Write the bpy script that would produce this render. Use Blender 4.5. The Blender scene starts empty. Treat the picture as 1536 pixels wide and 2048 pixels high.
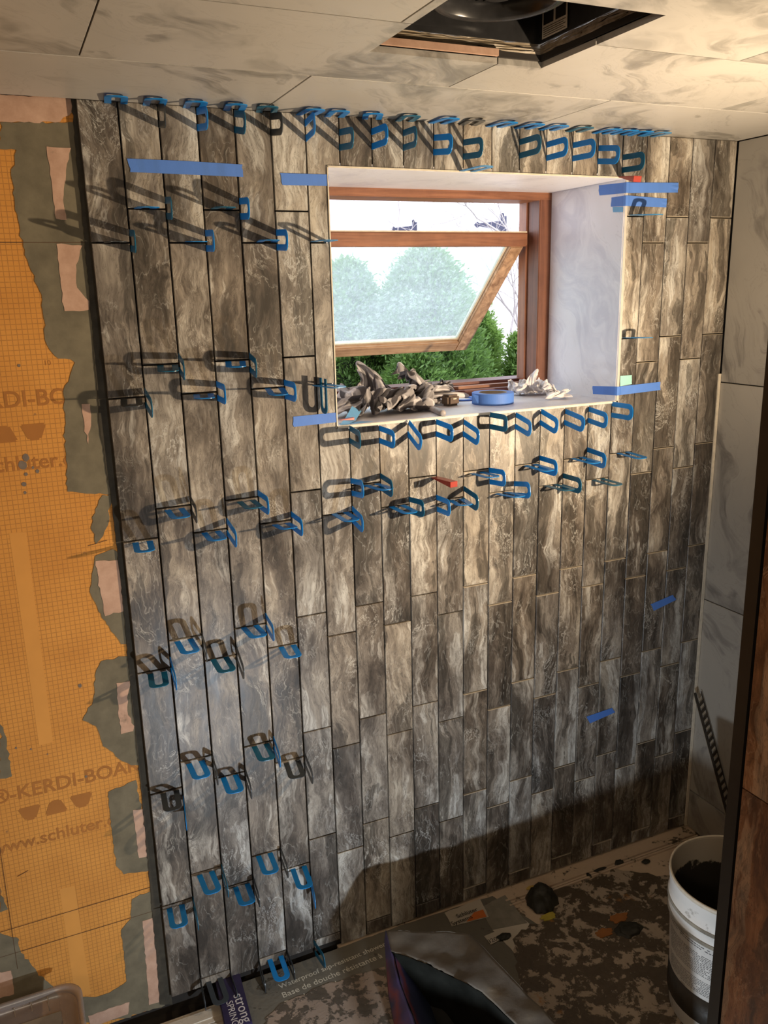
import bpy, bmesh, math, random
import numpy as np
from mathutils import Vector, Matrix, noise
random.seed(7)
S = bpy.context.scene
COL = S.collection
# ---------------------------------------------------------------- camera
R = np.array([[0.91155163, -0.41048527, -0.02398903],
              [-0.12471789, -0.22042167, -0.96739844],
              [0.39181511, 0.88482548, -0.25212059]])      # rows: right, down, forward
CP = np.array([-0.19134682, -1.83004777, 1.72909429])
F = 1687.867
cam = bpy.data.cameras.new('camera')
cam.sensor_fit = 'VERTICAL'; cam.sensor_height = 36; cam.lens = F / 2048 * 36
cam.clip_start = 0.05; cam.clip_end = 100
camo = bpy.data.objects.new('camera', cam); COL.objects.link(camo)
M = Matrix.Identity(4)
for i in range(3):
    M[i][0] = R[0][i]; M[i][1] = -R[1][i]; M[i][2] = -R[2][i]; M[i][3] = CP[i]
camo.matrix_world = M
S.camera = camo
# ---------------------------------------------------------------- world and lights
w = bpy.data.worlds.new('world'); S.world = w; w.use_nodes = True
w.node_tree.nodes['Background'].inputs['Color'].default_value = (0.86, 0.9, 1.0, 1)
w.node_tree.nodes['Background'].inputs['Strength'].default_value = 3.4

def light(name, kind, loc, aim, power, color, **kw):
    l = bpy.data.lights.new(name, kind); l.energy = power; l.color = color
    for k, v in kw.items(): setattr(l, k, v)
    o = bpy.data.objects.new(name, l); COL.objects.link(o); o.location = loc
    o.rotation_euler = Vector(aim).to_track_quat('-Z', 'Y').to_euler()
    return o
light('work_lamp_light', 'SPOT', (1.345, -0.97, 1.385), (-0.62, 0.68, 0.40), 94, (1.0, 0.775, 0.52),
      shadow_soft_size=0.018, spot_size=math.radians(156), spot_blend=1.0)
light('floor_lamp_light', 'SPOT', (0.34, -1.07, 0.29), (0.10, 1.0, 0.0), 25, (0.80, 0.90, 1.0),
      shadow_soft_size=0.012, spot_size=math.radians(150), spot_blend=0.8)
light('room_fill_light', 'POINT', (-0.9, -2.5, 1.85), (0, 0, -1), 20, (1.0, 0.86, 0.68), shadow_soft_size=0.15)  # added fill lamp for soft light from behind, no fixture modelled
S.view_settings.view_transform = 'Standard'; S.view_settings.look = 'None'
S.view_settings.exposure = 0.27; S.view_settings.gamma = 1.0; S.view_settings.use_curve_mapping = False

# ---------------------------------------------------------------- constants and helpers
W = 0.0765; H = 2.0974; XR = 22 * W

def at(u, v, ax, val):
    d = np.array([(u - 768) / F, (v - 1024) / F, 1.0]) @ R
    t = (val - CP[ax]) / d[ax]
    return Vector(CP + t * d)

def mesh_obj(name, me, mat=None, parent=None):
    o = bpy.data.objects.new(name, me); COL.objects.link(o)
    if mat is not None:
        if len(me.materials) == 0: me.materials.append(mat)
    if parent is not None: o.parent = parent
    return o

def from_bm(name, bm, mat=None, parent=None, smooth=False, auto=False):
    me = bpy.data.meshes.new(name)
    bmesh.ops.recalc_face_normals(bm, faces=bm.faces)
    bm.to_mesh(me); bm.free()
    if smooth:
        for p in me.polygons: p.use_smooth = True
    return mesh_obj(name, me, mat, parent)

def tag(o, label=None, cat=None, group=None, kind=None):
    if label: o['label'] = label
    if cat: o['category'] = cat
    if group: o['group'] = group
    if kind: o['kind'] = kind
    return o

def empty(name, loc, label, cat, group=None, rz=0):
    o = bpy.data.objects.new(name, None); COL.objects.link(o); o.location = loc
    o.rotation_euler = (0, 0, rz); o.empty_display_size = 0.05
    return tag(o, label, cat, group)

def box(bm, x0, x1, y0, y1, z0, z1):
    v = [bm.verts.new(p) for p in ((x0, y0, z0), (x1, y0, z0), (x1, y1, z0), (x0, y1, z0),
                                   (x0, y0, z1), (x1, y0, z1), (x1, y1, z1), (x0, y1, z1))]
    for f in ((0, 1, 2, 3), (4, 5, 6, 7), (0, 1, 5, 4), (1, 2, 6, 5), (2, 3, 7, 6), (3, 0, 4, 7)):
        bm.faces.new([v[i] for i in f])
    return v

def box_obj(name, b, mat, parent=None, bevel=0, off=(0, 0, 0)):
    bm = bmesh.new(); box(bm, *b)
    if bevel: bmesh.ops.bevel(bm, geom=bm.edges[:], offset=bevel, segments=2, affect='EDGES')
    return from_bm(name, bm, mat, parent)

def struct(o): o['kind'] = 'structure'; return o

# ---------------------------------------------------------------- material kit
class NT:
    def __init__(s, name):
        s.m = bpy.data.materials.new(name); s.m.use_nodes = True
        s.t = s.m.node_tree; s.p = s.t.nodes['Principled BSDF']; s.out = s.t.nodes['Material Output']
    def n(s, kind, **kw):
        nd = s.t.nodes.new(kind)
        for k, v in kw.items():
            if k.startswith('_'): setattr(nd, k[1:], v)
            else: s.set(nd, k, v)
        return nd
    def set(s, nd, k, v):
        key = int(k[1:]) if k[0] == 'i' and k[1:].isdigit() else k.replace('__', ' ')
        inp = nd.inputs[key]
        if isinstance(v, bpy.types.NodeSocket): s.t.links.new(v, inp)
        else: inp.default_value = v
    def math(s, op, a, b=0.0, c=0.0):
        nd = s.n('ShaderNodeMath', _operation=op, i0=a, i1=b, i2=c); return nd.outputs[0]
    def vm(s, op, a, b=(0, 0, 0)):
        nd = s.n('ShaderNodeVectorMath', _operation=op, i0=a, i1=b); return nd.outputs[0]
    def noise(s, vec, scale, detail=4, rough=0.55, dist=0.0, lac=2.0):
        nd = s.n('ShaderNodeTexNoise', Vector=vec, Scale=scale, Detail=detail, Roughness=rough, Distortion=dist)
        return nd
    def ramp(s, fac, stops, interp='LINEAR'):
        nd = s.n('ShaderNodeValToRGB', Fac=fac); cr = nd.color_ramp; cr.interpolation = interp
        while len(cr.elements) < len(stops): cr.elements.new(0.5)
        for e, (p, c) in zip(cr.elements, stops):
            e.position = p; e.color = (c[0], c[1], c[2], 1) if not isinstance(c, (int, float)) else (c, c, c, 1)
        return nd.outputs[0]
    def mix(s, fac, a, b, mode='MIX'):
        nd = s.n('ShaderNodeMix', _data_type='RGBA', _blend_type=mode)
        s.set(nd, 'i0', fac)
        for k, v in ((6, a), (7, b)):
            if isinstance(v, bpy.types.NodeSocket): s.t.links.new(v, nd.inputs[k])
            else: nd.inputs[k].default_value = (v[0], v[1], v[2], 1)
        return nd.outputs[2]
    def coord(s, which='Object'): return s.n('ShaderNodeTexCoord').outputs[which]
    def sep(s, v): return s.n('ShaderNodeSeparateXYZ', Vector=v).outputs
    def comb(s, x, y, z): return s.n('ShaderNodeCombineXYZ', X=x, Y=y, Z=z).outputs[0]
    def bump(s, h, strength=0.3, dist=0.002):
        b = s.n('ShaderNodeBump', Height=h, Strength=strength, Distance=dist); s.t.links.new(b.outputs[0], s.p.inputs['Normal'])
    def P(s, **kw):
        for k, v in kw.items():
            if k == 'Base' : k = 'Base__Color'
            if isinstance(v, tuple) and len(v) == 3: v = (*v, 1)
            s.set(s.p, k, v)
        return s.m

def plain(name, col, rough=0.6, var=0.12, scale=40, metal=0.0, bump=0.0):
    t = NT(name); c = t.coord(); n = t.noise(c, scale, 5).outputs[0]
    lo = tuple(x * (1 - var) for x in col); hi = tuple(min(1, x * (1 + var)) for x in col)
    t.P(Base=t.ramp(n, [(0.3, lo), (0.7, hi)]), Roughness=rough, Metallic=metal)
    if bump: t.bump(n, bump, 0.002)
    return t.m

def stone_tile(name, stops, bands=(13, 0.17, 0.575, 0.425), tintdark=(0.020, 0.016, 0.012), cool=0.0, vein=(0.66, 0.62, 0.54)):
    t = NT(name)
    ic = t.n('ShaderNodeObjectInfo').outputs['Color']
    s = t.n('ShaderNodeSeparateColor', Color=ic).outputs
    off = t.comb(t.math('MULTIPLY', s[1], 61.0), t.math('MULTIPLY', s[1], 17.0), t.math('MULTIPLY', s[1], 43.0))
    v = t.vm('ADD', t.coord(), off)
    big = t.noise(v, 5.5, 3, 0.5).outputs[1]
    wv = t.vm('SCALE', t.vm('SUBTRACT', big, (0.5, 0.5, 0.5))); wv.node.inputs['Scale'].default_value = 0.085
    v1 = t.vm('ADD', v, wv)
    mid = t.noise(t.vm('MULTIPLY', v1, (1, 1, 0.6)), 16, 3, 0.5).outputs[1]
    wv2 = t.vm('SCALE', t.vm('SUBTRACT', mid, (0.5, 0.5, 0.5))); wv2.node.inputs['Scale'].default_value = 0.022
    v2 = t.vm('ADD', v1, wv2)
    nA = t.noise(t.vm('MULTIPLY', v2, (1, 1, 0.20)), 20, 8, 0.62, 0.3).outputs[0]      # drawn-out strata
    nB = t.noise(t.vm('MULTIPLY', v2, (1, 1, 0.07)), 95, 6, 0.7, 0.2).outputs[0]       # fine parallel lines
    nC = t.noise(t.vm('MULTIPLY', v1, (1, 1, 0.4)), 9, 4, 0.6, 0.4).outputs[0]         # clouds
    f = t.math('ADD', t.math('MULTIPLY', nA, 0.62), t.math('MULTIPLY', nB, 0.50))
    f = t.math('ADD', f, t.math('MULTIPLY', nC, 0.95))
    f = t.math('ADD', t.math('SUBTRACT', f, 0.53), t.math('MULTIPLY', t.math('SUBTRACT', s[0], 0.5), 0.50))
    base = t.ramp(f, stops)
    # broad dark or pale bands that meander down the tile, with crisp broken edges
    st = t.noise(t.vm('MULTIPLY', v2, (1, 1, bands[1])), bands[0], 5, 0.55, 0.3).outputs[0]
    base = t.mix(t.ramp(st, [(bands[2], 0.0), (bands[2] + 0.012, 0.62), (bands[2] + 0.10, 0.80)]), base, t.mix(t.ramp(nB, [(0.35, 0.0), (0.6, 1.0)]), tintdark, tuple(x * 4.0 for x in tintdark)))
    lt = t.ramp(st, [(bands[3] - 0.055, 0.9), (bands[3] - 0.012, 0.65), (bands[3], 0.0)])
    base = t.mix(t.math('MULTIPLY', lt, t.ramp(nC, [(0.42, 0.1), (0.58, 0.8)])), base, t.mix(t.ramp(nB, [(0.35, 0.0), (0.6, 1.0)]), (0.19, 0.155, 0.12), vein))
    # fine dark lines following the strata
    n5 = t.noise(t.vm('MULTIPLY', v2, (1, 1, 0.14)), 34, 7, 0.6, 0.3).outputs[0]
    for cen, wd, am in ((0.44, 0.006, 0.6), (0.50, 0.007, 0.65), (0.56, 0.006, 0.55)):
        r5 = t.math('ABSOLUTE', t.math('SUBTRACT', n5, cen))
        base = t.mix(t.math('MULTIPLY', t.ramp(r5, [(0.0, 1.0), (wd, 0.0)]), am), base, tintdark)
    # agate-like contour lines
    n6 = t.noise(t.vm('MULTIPLY', v2, (1, 1, 0.26)), 11, 5, 0.55, 0.2).outputs[0]
    iso = t.math('FRACT', t.math('MULTIPLY', n6, 15.0)); im = t.ramp(t.noise(v, 11, 3).outputs[0], [(0.42, 0.0), (0.58, 1.0)])
    base = t.mix(t.math('MULTIPLY', t.math('MULTIPLY', t.ramp(iso, [(0.0, 0.0), (0.05, 1.0), (0.18, 0.0)]), im), 0.42), base, tintdark)
    base = t.mix(t.math('MULTIPLY', t.math('MULTIPLY', t.ramp(iso, [(0.40, 0.0), (0.48, 1.0), (0.58, 0.0)]), im), 0.28), base, vein)
    # pale crackle
    n4 = t.noise(t.vm('MULTIPLY', v2, (1, 1, 0.45)), 15, 9, 0.68, 0.6).outputs[0]
    msk = t.ramp(t.noise(v, 8, 3).outputs[0], [(0.52, 0.0), (0.64, 1.0)])
    for cen, wd in ((0.5, 0.010), (0.43, 0.006)):
        r = t.math('ABSOLUTE', t.math('SUBTRACT', n4, cen))
        base = t.mix(t.math('MULTIPLY', t.math('MULTIPLY', t.ramp(r, [(0.0, 1.0), (wd, 0.0)]), msk), 0.75), base, vein)
    base = t.mix(t.math('MULTIPLY', s[2], 0.6), base, t.mix(1.0, base, (0.78, 0.92, 1.14), 'MULTIPLY'))
    t.P(Base=base, Roughness=t.ramp(nA, [(0.3, 0.36), (0.7, 0.5)]))
    t.bump(f, 0.25, 0.0012)
    return t.m

STOPS = [(0.22, (0.034, 0.027, 0.021)), (0.38, (0.098, 0.077, 0.059)), (0.50, (0.190, 0.156, 0.122)), (0.62, (0.32, 0.27, 0.21)), (0.80, (0.55, 0.49, 0.40))]
M_tile = stone_tile('stone_plank', STOPS)
M_tile2 = stone_tile('stone_plank_banded', STOPS, bands=(17, 0.09, 0.535, 0.455))
M_brown = stone_tile('brown_plank', [(0.2, (0.03, 0.012, 0.006)), (0.45, (0.11, 0.045, 0.02)), (0.65, (0.26, 0.115, 0.05)), (0.85, (0.48, 0.27, 0.15))],
                     vein=(0.5, 0.32, 0.2), tintdark=(0.02, 0.01, 0.006))

def marble(name, base=(0.47, 0.445, 0.405), dark=(0.20, 0.19, 0.17), ang=0.6, axis='xy'):
    t = NT(name)
    ic = t.n('ShaderNodeObjectInfo').outputs['Color']
    s = t.n('ShaderNodeSeparateColor', Color=ic).outputs
    v = t.vm('ADD', t.coord(), t.comb(t.math('MULTIPLY', s[1], 31.0), t.math('MULTIPLY', s[1], 13.0), t.math('MULTIPLY', s[1], 7.0)))
    mp = t.n('ShaderNodeMapping', Vector=v); mp.inputs['Rotation'].default_value = (ang if axis == 'yz' else 0, ang if axis == 'xz' else 0, ang if axis == 'xy' else 0)
    vw = mp.outputs[0]
    big = t.noise(vw, 2.2, 3).outputs[1]
    wv = t.vm('SCALE', t.vm('SUBTRACT', big, (0.5, 0.5, 0.5))); wv.node.inputs['Scale'].default_value = 0.45
    v1 = t.vm('ADD', vw, wv)
    st = {'xy': (1, 0.2, 1), 'xz': (1, 1, 0.2), 'yz': (1, 1, 0.2)}[axis]
    a = t.noise(t.vm('MULTIPLY', v1, st), 7, 6, 0.6, 0.5).outputs[0]
    b = t.noise(v1, 3.0, 5, 0.6).outputs[0]
    c = t.noise(t.vm('MULTIPLY', v1, st), 34, 5, 0.6, 0.3).outputs[0]
    m1 = t.ramp(a, [(0.50, 0.0), (0.53, 0.55), (0.60, 0.95)])
    m1 = t.math('MULTIPLY', m1, t.ramp(b, [(0.38, 0.0), (0.52, 1.0)]))
    m1 = t.math('MULTIPLY', m1, t.ramp(c, [(0.36, 0.25), (0.56, 1.0)]))
    col = t.mix(t.ramp(b, [(0.3, 0.0), (0.7, 0.45)]), base, tuple(x * 0.70 for x in base))
    col = t.mix(m1, col, dark)
    r = t.math('ABSOLUTE', t.math('SUBTRACT', a, 0.46))
    col = t.mix(t.math('MULTIPLY', t.ramp(r, [(0.0, 1.0), (0.008, 0.0)]), 0.3), col, tuple(x * 0.6 for x in base))
    t.P(Base=col, Roughness=0.42)
    t.bump(a, 0.08, 0.001)
    return t.m
M_ceil = marble('ceiling_marble', ang=0.75)
M_rmarb = marble('right_wall_marble', base=(0.40, 0.37, 0.325), dark=(0.17, 0.155, 0.14), ang=0.5, axis='yz')
M_jamb = marble('reveal_marble_daylit', base=(0.78, 0.77, 0.82), dark=(0.56, 0.55, 0.62), ang=0.6, axis='yz')  # same marble, colour brightened and cooled for the daylight on it

M_lit_edge = plain('tile_body_lit_edge', (0.40, 0.34, 0.26), 0.8)  # pale tile body, stands in for light caught on horizontal edges
M_dark = plain('dark_joint', (0.018, 0.014, 0.011), 0.9)
M_metal = plain('edge_trim_metal', (0.62, 0.58, 0.52), 0.35, 0.05, metal=0.3)
M_black = plain('black_trim', (0.012, 0.010, 0.008), 0.4, 0.2)
M_creamtrim = plain('cream_trim', (0.62, 0.55, 0.44), 0.5, 0.12, 60)
M_thin = plain('thinset_grey', (0.150, 0.128, 0.084), 0.92, 0.22, 22, bump=0.6)
M_bead = plain('thinset_shade_bead', (0.045, 0.038, 0.027), 0.95, 0.3, 40)  # thinset squeeze, coloured darker to include the tile edge's cast shadow
M_drop = plain('thinset_spot', (0.17, 0.13, 0.10), 0.9, 0.2, 60)

def salmon():
    t = NT('foam_salmon'); c = t.coord(); n = t.noise(c, 26, 6, 0.65).outputs[0]; m = t.noise(c, 9, 5, 0.7).outputs[0]
    b = t.ramp(n, [(0.3, (0.40, 0.24, 0.165)), (0.65, (0.54, 0.35, 0.255))])
    b = t.mix(t.math('MULTIPLY', t.ramp(m, [(0.60, 0.0), (0.68, 1.0)]), 0.7), b, (0.16, 0.12, 0.08))
    t.P(Base=b, Roughness=0.9); return t.m
M_salmon = salmon()

def kerdi():
    t = NT('orange_board'); c = t.coord(); x, y, z = t.sep(c)
    def grid(a, off):
        f = t.math('ABSOLUTE', t.math('SUBTRACT', t.math('FRACT', t.math('MULTIPLY', t.math('ADD', a, off), 100.0)), 0.5))
        return t.ramp(f, [(0.0, 1.0), (0.06, 0.8), (0.11, 0.0)])
    g = t.math('MAXIMUM', grid(x, 3.0), grid(z, 0.0))
    n = t.noise(c, 7, 5).outputs[0]; n2 = t.noise(c, 300, 2).outputs[0]
    g = t.math('MULTIPLY', g, t.ramp(t.noise(c, 60, 4).outputs[0], [(0.3, 0.55), (0.6, 1.0)]))
    b = t.ramp(n, [(0.3, (0.52, 0.215, 0.034)), (0.7, (0.64, 0.285, 0.052))])
    b = t.mix(t.math('MULTIPLY', g, 0.62), b, (0.22, 0.085, 0.018))
    b = t.mix(t.math('MULTIPLY', t.ramp(n2, [(0.3, 0.0), (0.7, 1.0)]), 0.12), b, (0.5, 0.25, 0.08))
    sp = t.noise(c, 38, 3).outputs[0]
    b = t.mix(t.ramp(sp, [(0.74, 0.0), (0.77, 0.6)]), b, (0.16, 0.08, 0.04))
    t.P(Base=b, Roughness=0.85); return t.m
M_kerdi = kerdi()
M_kblank = plain('orange_board_blank', (0.60, 0.27, 0.055), 0.85, 0.08, 8)
M_kprint = plain('orange_board_print', (0.35, 0.135, 0.025), 0.85, 0.10, 12)
M_pen = plain('pen_line', (0.09, 0.045, 0.02), 0.8)

def plastic(name, col, trans=0.35, rough=0.32):
    t = NT(name); n = t.noise(t.coord(), 30, 3).outputs[0]
    c = t.ramp(n, [(0.3, tuple(x * 0.85 for x in col)), (0.7, col)])
    t.P(Base=c, Roughness=rough)
    tr = t.n('ShaderNodeBsdfTranslucent', Color=(*[min(1, x * 1.7 + 0.02) for x in col], 1))
    mx = t.n('ShaderNodeMixShader', Fac=trans); t.t.links.new(t.p.outputs[0], mx.inputs[1]); t.t.links.new(tr.outputs[0], mx.inputs[2])
    t.t.links.new(mx.outputs[0], t.out.inputs[0]); return t.m
M_blue = plastic('clip_blue', (0.010, 0.29, 0.74), 0.3)
M_blue_shaded = plastic('clip_blue_shaded', (0.012, 0.17, 0.30), 0.3)  # clip blue with shade put into the colour
M_charcoal_shaded = plastic('clip_charcoal_shaded', (0.05, 0.06, 0.07), 0.15)  # charcoal clip colour, also used for blue clips in deep shade
M_blue_lit = plastic('clip_blue_lit', (0.10, 0.36, 0.62), 0.4)  # clip blue brightened in colour where light comes through
M_red = plastic('wedge_red', (0.42, 0.05, 0.035), 0.15)

def tape_mat(name, col, tr=0.12):
    t = NT(name); c = t.coord(); n = t.noise(c, 140, 4, 0.6).outputs[0]; m = t.noise(t.vm('MULTIPLY', c, (1, 1, 0.2)), 25, 3).outputs[0]
    b = t.ramp(m, [(0.3, tuple(x * 0.88 for x in col)), (0.7, col)]); t.P(Base=b, Roughness=0.62); t.bump(n, 0.4, 0.0006); return t.m
M_tape = tape_mat('painter_tape', (0.075, 0.20, 0.62)); M_tape2 = tape_mat('painter_tape_thin', (0.16, 0.42, 0.72)); M_tape3 = tape_mat('masking_tape_teal', (0.30, 0.60, 0.56))

def wood(name, a, b, axis='x', scale=60):
    t = NT(name); c = t.coord()
    st = {'x': (0.06, 1, 1), 'z': (1, 1, 0.06), 'y': (1, 0.06, 1)}[axis]
    n = t.noise(t.vm('MULTIPLY', c, st), scale, 6, 0.6, 0.8).outputs[0]; m = t.noise(c, 14, 5, 0.65).outputs[0]
    col = t.ramp(t.math('ADD', t.math('MULTIPLY', n, 0.7), t.math('MULTIPLY', m, 0.3)), [(0.33, a), (0.66, b)])
    t.P(Base=col, Roughness=0.5); t.bump(n, 0.25, 0.001); return t.m
M_wood = wood('frame_wood', (0.13, 0.042, 0.018), (0.33, 0.135, 0.065))
M_woodz = wood('frame_wood_upright', (0.15, 0.048, 0.022), (0.36, 0.15, 0.075), 'z')
M_woodd = wood('sill_wood_red', (0.06, 0.015, 0.010), (0.18, 0.05, 0.03))
M_wood_backlit = wood('frame_wood_backlit', (0.09, 0.028, 0.014), (0.22, 0.085, 0.045), 'z')  # frame wood darkened in colour for its backlit room side
M_sash = wood('sash_wood', (0.20, 0.10, 0.05), (0.66, 0.44, 0.28), 'z', 50)
M_sashx = wood('sash_wood_rail', (0.22, 0.11, 0.055), (0.68, 0.46, 0.29), 'x', 50)
M_ply = wood('raw_plywood', (0.13, 0.10, 0.065), (0.36, 0.29, 0.20), 'x', 70)

# ---------------------------------------------------------------- tile builder
def cells(rect, holes):
    """grid cells (a0,a1,b0,b1) of rect minus holes"""
    a0, a1, b0, b1 = rect
    A = sorted({a0, a1} | {min(max(v, a0), a1) for h in holes for v in h[:2]})
    B = sorted({b0, b1} | {min(max(v, b0), b1) for h in holes for v in h[2:]})
    keep = set()
    for i in range(len(A) - 1):
        for j in range(len(B) - 1):
            ca, cb = (A[i] + A[i + 1]) / 2, (B[j] + B[j + 1]) / 2
            if A[i + 1] - A[i] < 1e-5 or B[j + 1] - B[j] < 1e-5: continue
            if not any(h[0] < ca < h[1] and h[2] < cb < h[3] for h in holes): keep.add((i, j))
    return A, B, keep

def tile_mesh(rect, holes, thick, basis, origin, gap=0.0, chamfer=0.0009, side=0):
    """tile in plane (a,b) with front at n=0 and back at n=thick; basis maps (a,b,n)->Vector; returned mesh is about origin"""
    rect = (rect[0] + gap / 2, rect[1] - gap / 2, rect[2] + gap / 2, rect[3] - gap / 2)
    if rect[1] - rect[0] < 0.004 or rect[3] - rect[2] < 0.004: return None
    A, B, keep = cells(rect, holes)
    if not keep: return None
    bm = bmesh.new()
    if len(A) == 2 and len(B) == 2:
        a0, a1, b0, b1 = rect; c = chamfer
        rings = []
        for ins, n in ((0, thick), (0, c), (c, 0)):
            rings.append([bm.verts.new(basis(a, b, n) - origin) for a, b in ((a0 + ins, b0 + ins), (a1 - ins, b0 + ins), (a1 - ins, b1 - ins), (a0 + ins, b1 - ins))])
        for r0, r1 in zip(rings, rings[1:]):
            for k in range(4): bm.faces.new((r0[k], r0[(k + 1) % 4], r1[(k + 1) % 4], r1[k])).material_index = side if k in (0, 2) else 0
        bm.faces.new(rings[-1]); bm.faces.new(rings[0][::-1])
    else:
        vf = {}
        def V(i, j, n):
            k = (i, j, n)
            if k not in vf: vf[k] = bm.verts.new(basis(A[i], B[j], thick * n) - origin)
            return vf[k]
        for (i, j) in keep:
            bm.faces.new((V(i, j, 0), V(i + 1, j, 0), V(i + 1, j + 1, 0), V(i, j + 1, 0)))
            bm.faces.new((V(i, j, 1), V(i, j + 1, 1), V(i + 1, j + 1, 1), V(i + 1, j, 1)))
            for di, dj, e in ((-1, 0, ((i, j), (i, j + 1))), (1, 0, ((i + 1, j), (i + 1, j + 1))), (0, -1, ((i, j), (i + 1, j))), (0, 1, ((i, j + 1), (i + 1, j + 1)))):
                if (i + di, j + dj) not in keep:
                    p, q = e; bm.faces.new((V(*p, 0), V(*q, 0), V(*q, 1), V(*p, 1)))
    bmesh.ops.recalc_face_normals(bm, faces=bm.faces)
    me = bpy.data.meshes.new('tile'); bm.to_mesh(me); bm.free(); return me

# ---------------------------------------------------------------- SETTING
# window opening (front plane)
WX0, WX1, WZ0, WZ1 = 0.507, 1.312, 1.430, 1.993
YW = 0.018                                    # face of the wall board behind the tiles
bm = bmesh.new()
for b in ((-1.6, WX0 - 0.004, YW, 0.42, -0.06, H + 0.35), (WX1 + 0.004, XR + 0.15, YW, 0.42, -0.06, H + 0.35),
          (WX0 - 0.004, WX1 + 0.004, YW, 0.42, -0.06, WZ0 - 0.012), (WX0 - 0.004, WX1 + 0.004, YW, 0.42, WZ1 + 0.012, H + 0.35)):
    box(bm, *b)
wall_back = struct(from_bm('wall_back', bm, M_dark))
kb = box_obj('orange_backer_board', (-1.6, -0.002, YW - 0.002, YW, -0.005, H), M_kerdi, wall_back)

# tile field: 22 columns of upright planks, alternate columns staggered
tones = {}
TONE = {  # (column, row from top): tone 0 dark .. 1 pale
 (0,0):.30,(1,0):.72,(2,0):.66,(3,0):.34,(4,0):.36,(5,0):.74,(6,0):.62,(7,0):.34,(8,0):.40,(9,0):.42,(10,0):.60,(11,0):.66,(12,0):.74,
 (13,0):.60,(14,0):.68,(15,0):.34,(16,0):.42,(17,0):.46,(18,0):.50,(19,0):.46,(20,0):.56,(21,0):.60,
 (0,1):.42,(1,1):.38,(2,1):.52,(3,1):.28,(4,1):.38,(5,1):.66,(0,2):.30,(1,2):.50,(2,2):.50,(3,2):.36,(4,2):.46,(5,2):.62,(6,2):.60,
 (0,3):.42,(1,3):.40,(2,3):.46,(3,3):.38,(4,3):.50,(5,3):.62,(0,4):.42,(1,4):.42,(2,4):.66,(3,4):.40,(4,4):.48,(5,4):.60,
 (0,5):.36,(1,5):.40,(2,5):.42,(3,5):.48,(4,5):.40,(5,5):.58,(7,5):.62,(8,5):.52,(6,6):.62,(7,6):.72,(8,6):.50,
 (12,2):.70,(13,2):.66,(14,2):.68,(18,2):.60,(19,3):.62,(11,3):.70,(17,3):.66,(20,2):.72,(12,3):.58}
rng = random.Random(11)
wb = lambda a, b, n: Vector((a, n, b))
HOLE = (WX0 - 0.004, WX1 + 0.009, WZ0 - 0.007, WZ1 + 0.004)
for c in range(22):
    z0 = H - (2.55 if c % 2 else 3.40) * W
    cuts = [H + 0.002] + [z0 - k * 4.041 * W for k in range(8)]
    bottom = 0.022 if c < 6 else 0.004
    for k in range(len(cuts) - 1):
        zt, zb = cuts[k], max(cuts[k + 1], bottom)
        if zt - zb < 0.012: continue
        x0, x1 = c * W, (c + 1) * W
        cx, cz = (x0 + x1) / 2, (zt + zb) / 2
        if x0 > HOLE[0] and x1 < HOLE[1] and zt < HOLE[3] and zb > HOLE[2]: continue
        org = Vector((cx, 0, cz))
        me = tile_mesh((x0, x1, zb, zt), [HOLE] if (x1 > HOLE[0] and x0 < HOLE[1] and zt > HOLE[2] and zb < HOLE[3]) else [],
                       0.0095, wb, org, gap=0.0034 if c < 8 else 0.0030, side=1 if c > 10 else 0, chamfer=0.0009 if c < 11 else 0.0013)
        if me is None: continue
        me.materials.append(M_tile2 if c > 8 or (c * 7 + k * 3) % 11 == 0 else M_tile); me.materials.append(M_lit_edge)
        o = mesh_obj('tile', me, None, wall_back)
        o.location = org + Vector((0, rng.uniform(0, 0.0007), 0))
        tone = TONE.get((c, k), rng.uniform(0.22, 0.56))
        if c < 6 and k > 2: tone -= 0.10  # lower left planks toned darker, mostly standing in for the light there
        o.color = (tone, rng.random(), rng.uniform(0, 0.8), 1)

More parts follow.
